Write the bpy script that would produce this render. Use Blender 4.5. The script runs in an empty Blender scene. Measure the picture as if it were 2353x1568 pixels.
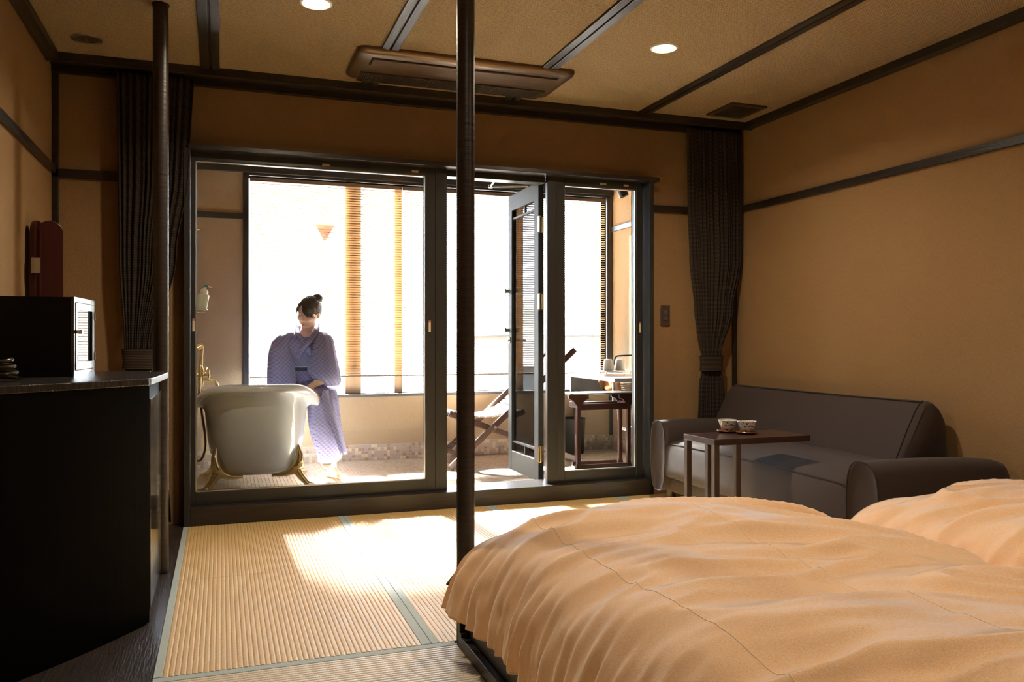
import bpy, bmesh, math, random
from mathutils import Vector, Matrix, noise, Euler
R = math.radians
random.seed(7)
S = bpy.context.scene
COL = S.collection

# ------------------------------------------------------------------ camera, world, sun, exposure
TH = R(19.4); FPX = 1900.0; CX, CY = 1176.5, 782.0; EYE = 1.0
sT, cT = math.sin(TH), math.cos(TH)
cd = bpy.data.cameras.new('camera'); cam = bpy.data.objects.new('camera', cd); COL.objects.link(cam)
cam.location = (0, 0, EYE); cam.rotation_euler = (R(90), 0, -TH)
cd.sensor_width = 36; cd.lens = 36*FPX/2353; cd.shift_y = (CY-784)/2353; cd.clip_start = .02; cd.clip_end = 400
S.camera = cam
S.view_settings.view_transform = 'Standard'; S.view_settings.look = 'None'
S.view_settings.gamma = 1; S.view_settings.use_curve_mapping = False
S.view_settings.exposure = 2.2
S.cycles.max_bounces = 14; S.cycles.diffuse_bounces = 8; S.cycles.glossy_bounces = 5
S.cycles.transparent_max_bounces = 24; S.cycles.use_denoising = True
S.cycles.sample_clamp_indirect = 12; S.cycles.caustics_reflective = False; S.cycles.caustics_refractive = False

SKY = 6.5
w = bpy.data.worlds.new('sky'); S.world = w; w.use_nodes = True
nt = w.node_tree; nt.nodes.clear()
o_ = nt.nodes.new('ShaderNodeOutputWorld'); bg = nt.nodes.new('ShaderNodeBackground')
tc = nt.nodes.new('ShaderNodeTexCoord'); sp = nt.nodes.new('ShaderNodeSeparateXYZ'); rp = nt.nodes.new('ShaderNodeValToRGB')
rp.color_ramp.elements[0].position = 0.0; rp.color_ramp.elements[0].color = (.76, .87, 1, 1)
rp.color_ramp.elements[1].position = .6; rp.color_ramp.elements[1].color = (.62, .76, 1, 1)
nt.links.new(tc.outputs['Generated'], sp.inputs[0]); nt.links.new(sp.outputs[2], rp.inputs[0])
nt.links.new(rp.outputs[0], bg.inputs[0]); bg.inputs[1].default_value = SKY
nt.links.new(bg.outputs[0], o_.inputs[0])

sl = bpy.data.lights.new('sun', 'SUN'); so = bpy.data.objects.new('sun', sl); COL.objects.link(so)
sl.energy = 108; sl.color = (1, .975, .93); sl.angle = R(7)
_el, _az = R(34), R(6)
_d = Vector((math.sin(_az)*math.cos(_el), -math.cos(_az)*math.cos(_el), -math.sin(_el)))
so.rotation_euler = _d.to_track_quat('-Z', 'Y').to_euler(); so.location = (0, 14, 9)
# a light portal in the window opening: it gives off nothing, it only guides the sampling of the sky
pl = bpy.data.lights.new('window_portal', 'AREA'); po = bpy.data.objects.new('window_portal', pl); COL.objects.link(po)
pl.shape = 'RECTANGLE'; pl.size = 3.15; pl.size_y = 1.78; pl.cycles.is_portal = True
po.location = (1.775, 6.99, 1.44); po.rotation_euler = (R(-90), 0, 0)

# ------------------------------------------------------------------ helpers
def px(x, y, t):
    """the world point seen at photo pixel (x, y) standing t metres in front of the lens"""
    a = (x-CX)/FPX; b = -(y-CY)/FPX
    return Vector(((sT+a*cT)*t, (cT-a*sT)*t, EYE+b*t))
ER = Vector((cT, -sT, 0)); EF = Vector((sT, cT, 0)); UP = Vector((0, 0, 1))

def tag(o, label=None, cat=None, group=None, kind=None):
    if label: o['label'] = label
    if cat: o['category'] = cat
    if group: o['group'] = group
    if kind: o['kind'] = kind
    return o
def empty(name, loc=(0, 0, 0), label=None, cat=None, group=None):
    o = bpy.data.objects.new(name, None); COL.objects.link(o); o.location = loc; o.empty_display_size = .1
    return tag(o, label, cat, group)
def wloc(p):
    v = Vector((0, 0, 0))
    while p is not None: v += Vector(p.location); p = p.parent
    return v

class MB:
    def __init__(s): s.v = []; s.f = []; s.m = []
    def add(s, vs, fs, mi=0):
        n = len(s.v); s.v += [Vector(v) for v in vs]; s.f += [tuple(i+n for i in f) for f in fs]; s.m += [mi]*len(fs); return s
    def box(s, a, b, mi=0):
        x0, y0, z0 = a; x1, y1, z1 = b
        return s.add([(x0, y0, z0), (x1, y0, z0), (x1, y1, z0), (x0, y1, z0), (x0, y0, z1), (x1, y0, z1), (x1, y1, z1), (x0, y1, z1)],
                     [(3, 2, 1, 0), (4, 5, 6, 7), (0, 1, 5, 4), (1, 2, 6, 5), (2, 3, 7, 6), (3, 0, 4, 7)], mi)
    def beam(s, p, q, wd, ht, up=UP, mi=0):
        p, q = Vector(p), Vector(q); d = (q-p).normalized(); sd = d.cross(up)
        if sd.length < 1e-4: sd = d.cross(Vector((1, 0, 0)))
        sd.normalize(); u = sd.cross(d).normalized(); vs = []
        for c in (p, q):
            for i, j in ((-1, -1), (1, -1), (1, 1), (-1, 1)): vs.append(c+sd*i*wd/2+u*j*ht/2)
        return s.add(vs, [(3, 2, 1, 0), (4, 5, 6, 7), (0, 1, 5, 4), (1, 2, 6, 5), (2, 3, 7, 6), (3, 0, 4, 7)], mi)
    def tube(s, pts, r, n=12, cap=True, mi=0, closed=False):
        pts = [Vector(p) for p in pts]; k = len(pts)
        rs = r if isinstance(r, (list, tuple)) else [r]*k
        prev = None; vs = []
        for i, p in enumerate(pts):
            if closed: d = pts[(i+1) % k]-pts[i-1]
            else: d = pts[min(i+1, k-1)]-pts[max(i-1, 0)]
            d.normalize()
            if prev is None:
                a = d.cross(UP if abs(d.z) < .9 else Vector((1, 0, 0))).normalized()
            else:
                a = (prev-d*prev.dot(d)).normalized()
            prev = a; b = d.cross(a)
            for j in range(n):
                t = 2*math.pi*j/n; vs.append(p+(a*math.cos(t)+b*math.sin(t))*rs[i])
        fs = []
        for i in range(k if closed else k-1):
            for j in range(n):
                i2 = (i+1) % k
                fs.append((i*n+j, i*n+(j+1) % n, i2*n+(j+1) % n, i2*n+j))
        if cap and not closed:
            fs.append(tuple(range(n-1, -1, -1))); fs.append(tuple((k-1)*n+j for j in range(n)))
        return s.add(vs, fs, mi)
    def lathe(s, prof, c=(0, 0, 0), n=32, mi=0, ax=None, closed=False):
        c = Vector(c); vs = []
        if ax is None: X, Y, Z = Vector((1, 0, 0)), Vector((0, 1, 0)), UP
        else:
            Z = Vector(ax).normalized(); X = Z.orthogonal().normalized(); Y = Z.cross(X)
        for r, z in prof:
            for j in range(n):
                t = 2*math.pi*j/n; vs.append(c+X*r*math.cos(t)+Y*r*math.sin(t)+Z*z)
        k = len(prof); fs = []
        for i in range(k if closed else k-1):
            i2 = (i+1) % k
            for j in range(n): fs.append((i*n+j, i*n+(j+1) % n, i2*n+(j+1) % n, i2*n+j))
        if not closed:
            if prof[0][0] > 1e-5: fs.append(tuple(range(n-1, -1, -1)))
            if prof[-1][0] > 1e-5: fs.append(tuple((k-1)*n+j for j in range(n)))
        return s.add(vs, fs, mi)
    def loft(s, rings, cap=True, mi=0, closed=True):
        n = len(rings[0]); vs = [v for r in rings for v in r]; fs = []
        for i in range(len(rings)-1):
            for j in range(n if closed else n-1): fs.append((i*n+j, i*n+(j+1) % n, (i+1)*n+(j+1) % n, (i+1)*n+j))
        if cap:
            fs.append(tuple(range(n-1, -1, -1))); fs.append(tuple((len(rings)-1)*n+j for j in range(n)))
        return s.add(vs, fs, mi)
    def prism(s, poly, z0, z1, mi=0):
        n = len(poly); vs = [(x, y, z0) for x, y in poly]+[(x, y, z1) for x, y in poly]
        return s.add(vs, [tuple(range(n-1, -1, -1)), tuple(range(n, 2*n))]+[(i, (i+1) % n, n+(i+1) % n, n+i) for i in range(n)], mi)
    def ell(s, c, r, n=16, m=10, rot=None, mi=0):
        c = Vector(c); vs = []; fs = []
        for i in range(m+1):
            ph = math.pi*i/m
            for j in range(n):
                t = 2*math.pi*j/n; p = Vector((r[0]*math.sin(ph)*math.cos(t), r[1]*math.sin(ph)*math.sin(t), r[2]*math.cos(ph)))
                if rot: p = rot @ p
                vs.append(c+p)
        for i in range(m):
            for j in range(n): fs.append((i*n+j, (i+1)*n+j, (i+1)*n+(j+1) % n, i*n+(j+1) % n))
        return s.add(vs, fs, mi)
    def build(s, name, mat, parent=None, smooth=False, bevel=0, label=None, cat=None, group=None, kind=None, subd=0, solid=0, ang=40):
        off = wloc(parent); me = bpy.data.meshes.new(name)
        me.from_pydata([v-off for v in s.v], [], s.f)
        ms = mat if isinstance(mat, (list, tuple)) else [mat]
        for m in ms: me.materials.append(m)
        if len(ms) > 1: me.polygons.foreach_set('material_index', s.m)
        me.validate(); me.update()
        bm = bmesh.new(); bm.from_mesh(me); bmesh.ops.remove_doubles(bm, verts=bm.verts, dist=1e-6)
        bmesh.ops.recalc_face_normals(bm, faces=bm.faces); bm.to_mesh(me); bm.free()
        o = bpy.data.objects.new(name, me); COL.objects.link(o); o.parent = parent
        if smooth:
            me.polygons.foreach_set('use_smooth', [True]*len(me.polygons))
            if ang < 180: me.set_sharp_from_angle(angle=R(ang))
        if solid:
            md = o.modifiers.new('s', 'SOLIDIFY'); md.thickness = solid; md.offset = -1
        if bevel:
            md = o.modifiers.new('b', 'BEVEL'); md.width = bevel; md.segments = 2; md.limit_method = 'ANGLE'; md.angle_limit = R(40)
        if subd:
            md = o.modifiers.new('u', 'SUBSURF'); md.levels = md.render_levels = subd
        return tag(o, label, cat, group, kind)
def box(name, a, b, mat, parent=None, **k): return MB().box(a, b).build(name, mat, parent, **k)
def ring(c, ax, ay, rx, ry, n=24, p=2.0, fn=None):
    out = []
    for j in range(n):
        t = 2*math.pi*j/n; ct, st = math.cos(t), math.sin(t)
        f = (abs(ct)**p+abs(st)**p)**(-1/p)
        if fn: f *= fn(t)
        out.append(Vector(c)+Vector(ax)*rx*f*ct+Vector(ay)*ry*f*st)
    return out
def remeshed(mb, name, mat, parent, voxel, smooth_it=6, **k):
    o = mb.build(name+'_raw', mat, None)
    md = o.modifiers.new('r', 'REMESH'); md.mode = 'VOXEL'; md.voxel_size = voxel
    if smooth_it:
        m2 = o.modifiers.new('sm', 'SMOOTH'); m2.factor = .5; m2.iterations = smooth_it
    dg = bpy.context.evaluated_depsgraph_get(); ev = o.evaluated_get(dg)
    me = bpy.data.meshes.new_from_object(ev); off = wloc(parent)
    for v in me.vertices: v.co -= off
    me.polygons.foreach_set('use_smooth', [True]*len(me.polygons))
    bpy.data.objects.remove(o)
    me.name = name
    me.materials.clear()
    for m in (mat if isinstance(mat, (list, tuple)) else [mat]): me.materials.append(m)
    ob = bpy.data.objects.new(name, me); COL.objects.link(ob); ob.parent = parent
    return tag(ob, **k)
def copy_tree(o, parent=None):
    c = o.copy(); COL.objects.link(c); c.parent = parent
    for ch in list(o.children): copy_tree(ch, c)
    return c

# ------------------------------------------------------------------ materials
def mat(name, col, rough=.6, metal=0, bump=None, var=None, coat=0, spec=None, sheen=0, trans=0):
    """bump=(scale xyz, strength, detail)  var=(scale xyz, second colour, amount)"""
    m = bpy.data.materials.new(name); m.use_nodes = True; n = m.node_tree; b = n.nodes['Principled BSDF']
    b.inputs['Base Color'].default_value = (*col, 1); b.inputs['Roughness'].default_value = rough; b.inputs['Metallic'].default_value = metal
    b.inputs['Coat Weight'].default_value = coat; b.inputs['Coat Roughness'].default_value = .12
    if spec is not None: b.inputs['Specular IOR Level'].default_value = spec
    if sheen: b.inputs['Sheen Weight'].default_value = sheen; b.inputs['Sheen Roughness'].default_value = .35
    tcn = n.nodes.new('ShaderNodeTexCoord')
    def nz(sc, det):
        mp = n.nodes.new('ShaderNodeMapping'); mp.inputs['Scale'].default_value = sc
        t = n.nodes.new('ShaderNodeTexNoise'); t.inputs['Scale'].default_value = 1; t.inputs['Detail'].default_value = det
        n.links.new(tcn.outputs['Object'], mp.inputs[0]); n.links.new(mp.outputs[0], t.inputs['Vector']); return t
    if var:
        t = nz(var[0], 3); mx = n.nodes.new('ShaderNodeMix'); mx.data_type = 'RGBA'
        r = n.nodes.new('ShaderNodeValToRGB'); r.color_ramp.elements[0].position = .5-.5*(1-var[2]); r.color_ramp.elements[1].position = .5+.5*(1-var[2])
        r.color_ramp.elements[0].position = .35; r.color_ramp.elements[1].position = .65
        n.links.new(t.outputs[0], r.inputs[0]); n.links.new(r.outputs[0], mx.inputs[0])
        mx.inputs[6].default_value = (*col, 1)
        mx.inputs[7].default_value = (*[a*(1-var[2])+c*var[2] for a, c in zip(col, var[1])], 1)
        n.links.new(mx.outputs[2], b.inputs['Base Color'])
    if bump:
        t = nz(bump[0], bump[2] if len(bump) > 2 else 3); bp = n.nodes.new('ShaderNodeBump')
        bp.inputs['Strength'].default_value = bump[1]; bp.inputs['Distance'].default_value = .01
        n.links.new(t.outputs[0], bp.inputs['Height']); n.links.new(bp.outputs[0], b.inputs['Normal'])
    if trans:
        tr = n.nodes.new('ShaderNodeBsdfTranslucent'); tr.inputs[0].default_value = (*col, 1); ms = n.nodes.new('ShaderNodeMixShader'); ms.inputs[0].default_value = trans
        out = n.nodes['Material Output']; n.links.new(b.outputs[0], ms.inputs[1]); n.links.new(tr.outputs[0], ms.inputs[2]); n.links.new(ms.outputs[0], out.inputs[0])
        if var: n.links.new(mx.outputs[2], tr.inputs[0])
    return m
def math_nodes(n, op, a, b=None, c=None):
    m = n.nodes.new('ShaderNodeMath'); m.operation = op
    for i, v in enumerate((a, b, c)):
        if v is None: continue
        if isinstance(v, (int, float)): m.inputs[i].default_value = v
        else: n.links.new(v, m.inputs[i])
    return m.outputs[0]

M = {}
M['wood'] = mat('dark_wood', (.022, .016, .013), .38, bump=((6, 6, 90), .12), var=((10, 10, 120), (.05, .035, .025), .5))
M['wood_y'] = mat('dark_wood_along', (.022, .017, .014), .36, bump=((90, 5, 90), .12), var=((120, 6, 120), (.05, .038, .03), .5))
M['wood_x'] = mat('dark_wood_across', (.022, .016, .013), .36, bump=((5, 90, 90), .12), var=((6, 120, 120), (.05, .036, .027), .5))
M['frame'] = mat('dark_painted_frame', (.028, .027, .025), .34, bump=((60, 60, 6), .05))
M['doorgrey'] = mat('grey_metal_door', (.055, .057, .055), .55, spec=.3)
M['wall'] = mat('woven_wallpaper', (.40, .245, .11), .9, bump=((420, 420, 100), .45, 4), var=((260, 260, 60), (.32, .19, .082), .6))
M['vwall'] = mat('veranda_wall', (.38, .285, .18), .9, bump=((150, 150, 150), .3), var=((120, 120, 120), (.32, .24, .15), .3))
M['floorwood'] = mat('black_grain_floor', (.03, .022, .018), .34, bump=((140, 9, 10), .22), var=((160, 8, 8), (.07, .055, .045), .5))
M['counterwood'] = mat('black_grain_counter', (.022, .018, .016), .22, bump=((30, 150, 20), .45), var=((20, 160, 10), (.07, .06, .055), .5))
M['black'] = mat('black_lacquer', (.005, .0045, .0045), .5, spec=.2)
M['blackpanel'] = mat('black_cabinet_board', (.0022, .0019, .0018), .6, spec=.05, bump=((80, 80, 6), .06))
M['glossblack'] = mat('gloss_black', (.012, .012, .012), .07, coat=1)
M['heri'] = mat('sage_cloth_edging', (.50, .58, .55), .75, bump=((300, 300, 300), .2), var=((60, 60, 60), (.44, .51, .48), .4))
M['bronze'] = mat('bronze_painted_metal', (.20, .135, .085), .33, metal=.55)
M['bronzedark'] = mat('bronze_grille', (.09, .066, .048), .45, metal=.4)
M['brass'] = mat('polished_brass', (.78, .58, .26), .14, metal=1)
M['chrome'] = mat('chrome', (.8, .8, .8), .1, metal=1)
M['steel'] = mat('brushed_steel', (.62, .62, .6), .3, metal=1)
M['white'] = mat('white_plastic', (.82, .82, .8), .35)
M['enamel'] = mat('white_enamel', (.78, .83, .88), .12, coat=.6)
M['sofa'] = mat('brown_weave_upholstery', (.046, .031, .026), .85, bump=((1300, 1300, 1300), .2), var=((900, 900, 900), (.065, .046, .039), .6), sheen=.1)
M['piping'] = mat('dark_piping', (.03, .022, .02), .8)
M['darkbrown'] = mat('dark_brown_metal', (.085, .058, .045), .42)
M['tabletop'] = mat('dark_red_brown_laminate', (.05, .027, .022), .28, bump=((80, 6, 80), .05))
M['curtain'] = None
M['redwood'] = mat('red_brown_wood', (.09, .03, .02), .32, bump=((40, 40, 6), .1), var=((60, 60, 8), (.055, .02, .013), .5))
M['chairwood'] = mat('deck_chair_wood', (.05, .022, .014), .35, bump=((8, 60, 60), .1))
M['slatwhite'] = mat('pale_slat', (.82, .74, .66), .5)
M['blind'] = mat('tan_blind_slat', (.19, .125, .075), .5, trans=.02)
M['cord'] = mat('pale_cord', (.8, .75, .65), .7)
M['tanpost'] = mat('tan_outer_post', (.42, .30, .19), .6)
M['granite'] = mat('speckled_granite', (.035, .035, .038), .25, var=((320, 320, 320), (.35, .35, .35), .5))
M['pale_stone'] = mat('pale_stone_top', (.72, .74, .76), .25, var=((200, 200, 200), (.55, .56, .58), .5))
M['copper'] = mat('copper', (.72, .34, .18), .2, metal=1)
M['wicker'] = mat('wicker', (.62, .50, .36), .7, bump=((200, 200, 200), .4))
M['grout'] = mat('grout', (.42, .38, .32), .9)
M['tileA'] = mat('floor_tile_beige', (.60, .53, .44), .22)
M['tileB'] = mat('floor_tile_tan', (.53, .46, .37), .26)
M['tileC'] = mat('floor_tile_sand', (.65, .58, .49), .2)
M['mosA'] = mat('mosaic_tan', (.42, .33, .25), .3)
M['mosB'] = mat('mosaic_brown', (.30, .22, .17), .3)
M['mosC'] = mat('mosaic_grey', (.36, .31, .28), .3)
M['mosD'] = mat('mosaic_cream', (.55, .46, .34), .3)
M['vceil'] = mat('veranda_ceiling_board', (.05, .045, .045), .7)
M['lightwood'] = mat('light_beam_wood', (.50, .34, .18), .5, bump=((60, 8, 60), .1))
M['skin'] = mat('skin', (.80, .54, .41), .5); M['skin'].node_tree.nodes['Principled BSDF'].inputs['Subsurface Weight'].default_value = .15
M['skin'].node_tree.nodes['Principled BSDF'].inputs['Subsurface Radius'].default_value = (.02, .008, .004)
M['lip'] = mat('lip', (.60, .22, .18), .45)
M['lash'] = mat('lash', (.05, .03, .025), .7)
M['hair'] = mat('dark_hair', (.045, .028, .02), .42, bump=((40, 40, 260), .5))
M['obi'] = mat('navy_sash', (.02, .028, .06), .6, bump=((10, 10, 200), .3))
M['obitrim'] = mat('pale_blue_trim', (.45, .62, .70), .6)
M['redlac'] = mat('dark_red_lacquer', (.045, .009, .006), .3, bump=((50, 50, 6), .1))
M['sticker'] = mat('cream_sticker', (.70, .58, .38), .6)
M['red'] = mat('red_film', (.42, .16, .13), .5)
M['green'] = mat('green_plastic', (.05, .30, .22), .4)
M['soap'] = mat('pale_green_bottle', (.72, .78, .62), .3)
M['hose'] = mat('brown_hose', (.30, .16, .06), .4, metal=.4)
M['plaster'] = mat('house_plaster', (.20, .17, .14), .9)
M['rooft'] = mat('house_roof', (.05, .045, .04), .8, bump=((3, 30, 3), .4))
M['hill'] = mat('hill_green', (.12, .125, .10), .95, var=((.4, .4, .4), (.09, .10, .075), .6))
M['paleground'] = mat('dark_ground', (.016, .016, .012), .9)
M['mattress'] = mat('mattress_cloth', (.75, .72, .66), .9)
M['shade'] = mat('switch_brown', (.085, .055, .04), .45)
M['switch'] = mat('switch_grey', (.10, .10, .11), .4)
M['rubber'] = mat('black_rubber', (.012, .012, .012), .6)

def emis(name, col, st):
    m = bpy.data.materials.new(name); m.use_nodes = True; b = m.node_tree.nodes['Principled BSDF']
    b.inputs['Emission Color'].default_value = (*col, 1); b.inputs['Emission Strength'].default_value = st; b.inputs['Base Color'].default_value = (*col, 1); return m
M['lamp'] = emis('lit_lamp', (1, .80, .45), 14)

def glass():
    m = bpy.data.materials.new('clear_glass'); m.use_nodes = True; n = m.node_tree; n.nodes.clear()
    out = n.nodes.new('ShaderNodeOutputMaterial'); tr = n.nodes.new('ShaderNodeBsdfTransparent'); gl = n.nodes.new('ShaderNodeBsdfGlossy')
    tr.inputs[0].default_value = (.97, .98, .975, 1); gl.inputs['Roughness'].default_value = .01
    fr = n.nodes.new('ShaderNodeFresnel'); fr.inputs[0].default_value = 1.32; mx = n.nodes.new('ShaderNodeMixShader')
    n.links.new(fr.outputs[0], mx.inputs[0]); n.links.new(tr.outputs[0], mx.inputs[1]); n.links.new(gl.outputs[0], mx.inputs[2]); n.links.new(mx.outputs[0], out.inputs[0]); return m
M['glass'] = glass()

def stripes(name, base, line, pitch, duty, rough=.85, axis=2):
    m = mat(name, base, rough, bump=((200, 200, 200), .2)); n = m.node_tree; b = n.nodes['Principled BSDF']
    t = n.nodes.new('ShaderNodeTexCoord'); s_ = n.nodes.new('ShaderNodeSeparateXYZ'); n.links.new(t.outputs['Object'], s_.inputs[0])
    fr = math_nodes(n, 'FRACT', math_nodes(n, 'DIVIDE', s_.outputs[axis], pitch)); g = math_nodes(n, 'LESS_THAN', fr, duty)
    mx = n.nodes.new('ShaderNodeMix'); mx.data_type = 'RGBA'; mx.inputs[6].default_value = (*base, 1); mx.inputs[7].default_value = (*line, 1)
    n.links.new(g, mx.inputs[0]); n.links.new(mx.outputs[2], b.inputs['Base Color']); return m
M['curtain'] = stripes('striped_curtain', (.012, .010, .009), (.075, .045, .025), .0085, .38)
M['grille'] = stripes('ribbed_grille', (.05, .038, .03), (.16, .12, .09), .008, .5, .5, axis=0)

def woven_ceiling():
    m = mat('woven_ceiling', (.50, .36, .20), .85); n = m.node_tree; b = n.nodes['Principled BSDF']
    t = n.nodes.new('ShaderNodeTexCoord'); s_ = n.nodes.new('ShaderNodeSeparateXYZ'); n.links.new(t.outputs['Object'], s_.inputs[0])
    # herringbone weave: short diagonal strokes that flip sign in alternating bands
    X, Y = s_.outputs[0], s_.outputs[1]
    band = math_nodes(n, 'PINGPONG', math_nodes(n, 'MULTIPLY', X, 120), 1)
    ph = math_nodes(n, 'ADD', math_nodes(n, 'MULTIPLY', Y, 170), math_nodes(n, 'MULTIPLY', band, 1.2))
    wv = math_nodes(n, 'PINGPONG', ph, 1)
    nz = n.nodes.new('ShaderNodeTexNoise'); nz.inputs['Scale'].default_value = 1; mp = n.nodes.new('ShaderNodeMapping'); mp.inputs['Scale'].default_value = (260, 60, 60)
    n.links.new(t.outputs['Object'], mp.inputs[0]); n.links.new(mp.outputs[0], nz.inputs['Vector'])
    h = math_nodes(n, 'ADD', math_nodes(n, 'MULTIPLY', wv, .5), nz.outputs[0])
    bp = n.nodes.new('ShaderNodeBump'); bp.inputs['Strength'].default_value = .6; bp.inputs['Distance'].default_value = .006
    n.links.new(h, bp.inputs['Height']); n.links.new(bp.outputs[0], b.inputs['Normal'])
    r = n.nodes.new('ShaderNodeValToRGB'); r.color_ramp.elements[0].position = .42; r.color_ramp.elements[1].position = 1.05
    r.color_ramp.elements[0].color = (.22, .16, .09, 1); r.color_ramp.elements[1].color = (.56, .43, .27, 1)
    n.links.new(h, r.inputs[0]); n.links.new(r.outputs[0], b.inputs['Base Color']); return m
M['ceil'] = woven_ceiling()

def tatami(name, axis, ca=(.64, .42, .15), cb=(.84, .61, .28)):
    m = mat(name, (.62, .47, .24), .42); n = m.node_tree; b = n.nodes['Principled BSDF']
    t = n.nodes.new('ShaderNodeTexCoord'); mp = n.nodes.new('ShaderNodeMapping')
    mp.inputs['Scale'].default_value = (60, 450, 60) if axis == 0 else (450, 60, 60)
    nz = n.nodes.new('ShaderNodeTexNoise'); nz.inputs['Scale'].default_value = 1
    n.links.new(t.outputs['Object'], mp.inputs[0]); n.links.new(mp.outputs[0], nz.inputs['Vector'])
    r = n.nodes.new('ShaderNodeValToRGB'); r.color_ramp.elements[0].position = .3; r.color_ramp.elements[1].position = .7
    r.color_ramp.elements[0].color = (*ca, 1); r.color_ramp.elements[1].color = (*cb, 1)
    n.links.new(nz.outputs[0], r.inputs[0]); n.links.new(r.outputs[0], b.inputs['Base Color'])
    bp = n.nodes.new('ShaderNodeBump'); bp.inputs['Strength'].default_value = .35; bp.inputs['Distance'].default_value = .003
    n.links.new(nz.outputs[0], bp.inputs['Height']); n.links.new(bp.outputs[0], b.inputs['Normal']); return m
M['tat_y'] = tatami('tatami_ribs_along', 0); M['tat_x_sheen'] = tatami('tatami_ribs_across_sheen', 1, (.62, .50, .32), (.80, .70, .52))  # crosswise mats get paler straw: the window sheen is put into their colour

def kimono():
    m = mat('scale_print_cotton', (.36, .36, .58), .8, trans=.06); n = m.node_tree; b = n.nodes['Principled BSDF']
    t = n.nodes.new('ShaderNodeTexCoord'); s_ = n.nodes.new('ShaderNodeSeparateXYZ'); n.links.new(t.outputs['Object'], s_.inputs[0])
    u = math_nodes(n, 'DIVIDE', math_nodes(n, 'ADD', s_.outputs[0], math_nodes(n, 'MULTIPLY', s_.outputs[1], .35)), .030)
    v = math_nodes(n, 'DIVIDE', s_.outputs[2], .015)
    row = math_nodes(n, 'FLOOR', v); par = math_nodes(n, 'MULTIPLY', math_nodes(n, 'FLOORED_MODULO', row, 2), .5)
    lx = math_nodes(n, 'SUBTRACT', math_nodes(n, 'FRACT', math_nodes(n, 'ADD', u, par)), .5)
    ly = math_nodes(n, 'MULTIPLY', math_nodes(n, 'FRACT', v), .5)
    d = math_nodes(n, 'SQRT', math_nodes(n, 'ADD', math_nodes(n, 'MULTIPLY', lx, lx), math_nodes(n, 'MULTIPLY', ly, ly)))
    ln = math_nodes(n, 'LESS_THAN', math_nodes(n, 'ABSOLUTE', math_nodes(n, 'SUBTRACT', d, .475)), .024)
    l2 = math_nodes(n, 'MULTIPLY', math_nodes(n, 'LESS_THAN', math_nodes(n, 'ABSOLUTE', math_nodes(n, 'SUBTRACT', d, .33)), .02), .35)
    f = math_nodes(n, 'MAXIMUM', ln, l2)
    mx = n.nodes.new('ShaderNodeMix'); mx.data_type = 'RGBA'; mx.inputs[6].default_value = (.31, .30, .52, 1); mx.inputs[7].default_value = (.07, .075, .18, 1)
    n.links.new(f, mx.inputs[0]); n.links.new(mx.outputs[2], b.inputs['Base Color'])
    for q in n.nodes:
        if q.type == 'BSDF_TRANSLUCENT': n.links.new(mx.outputs[2], q.inputs[0])
    return m
M['kimono'] = kimono()
M['duvet'] = mat('peach_duvet', (.95, .53, .23), .9, bump=((700, 260, 400), .12, 3), var=((110, 800, 800), (.98, .80, .58), .85), sheen=1.0)
M['linelight'] = mat('cream_thread', (.95, .82, .62), .9)
M['chinawhite'] = mat('white_china', (.75, .74, .68), .12, coat=.5)
def blotch():
    m = mat('blue_print_china', (.72, .72, .66), .12, coat=.6); n = m.node_tree; b = n.nodes['Principled BSDF']
    t = n.nodes.new('ShaderNodeTexCoord'); nz = n.nodes.new('ShaderNodeTexNoise'); nz.inputs['Scale'].default_value = 95; nz.inputs['Detail'].default_value = 1
    n.links.new(t.outputs['Object'], nz.inputs['Vector']); r = n.nodes.new('ShaderNodeValToRGB')
    r.color_ramp.elements[0].position = .58; r.color_ramp.elements[0].color = (.72, .72, .64, 1); r.color_ramp.elements[1].position = .62; r.color_ramp.elements[1].color = (.06, .09, .22, 1)
    n.links.new(nz.outputs[0], r.inputs[0]); n.links.new(r.outputs[0], b.inputs['Base Color']); return m
M['china'] = blotch()
M['tea'] = mat('pale_inside', (.62, .54, .30), .2)

# ------------------------------------------------------------------ SETTING: room shell
XL, XR, YB, H = -.83, 3.35, 4.87, 2.45          # left wall, right wall, window wall, ceiling
YN = -1.3                                        # wall behind the camera
VXL, VXR, VY0, VY1, VH = -.2, 3.39, 5.0, 6.87, 2.42   # veranda
WX0, WX1, WZ0, WZ1 = .21, 3.335, .555, 2.305     # big window opening
st = dict(kind='structure')
fl = box('floor', (XL, YN, -.12), (XR, 5.0, -.03), M['floorwood'], **st)
box('floor_board', (XL, YN, -.03), (-.19, YB, -.004), M['floorwood'], fl)
cl = box('ceiling', (XL-.1, YN, H+.012), (XR+.1, 5.0, H+.12), M['vceil'], **st)
BX = [(-.10, -.005), (.749, .834), (1.60, 1.69), (2.495, 2.575)]
xs = [XL]+[v for b in BX for v in b]+[XR]
for i in range(5):
    box('ceiling_panel', (xs[2*i], YN, H), (xs[2*i+1], YB, H+.012), M['ceil'], cl)
wl = box('wall_left', (XL-.12, YN, -.12), (XL, YB, H), M['wall'], **st)
wr = box('wall_right', (XR, YN, -.12), (XR+.12, YB, H), M['wall'], **st)
box('wall_behind', (XL-.12, YN-.1, -.12), (XR+.12, YN, H), M['wall'], **st)
wb = MB().box((XL-.12, YB, -.12), (-.17, 5.0, H)).box((2.63, YB, -.12), (XR+.12, 5.0, H)).box((-.17, YB, 2.045), (2.63, 5.0, H)).build('wall_back', M['wall'], **st)
n_ = [0]
def trim(a, b, m='wood', bevel=.002, parent=None):
    n_[0] += 1; return box('trim_%d' % n_[0], a, b, M[m], bevel=bevel, kind='structure')
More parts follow.
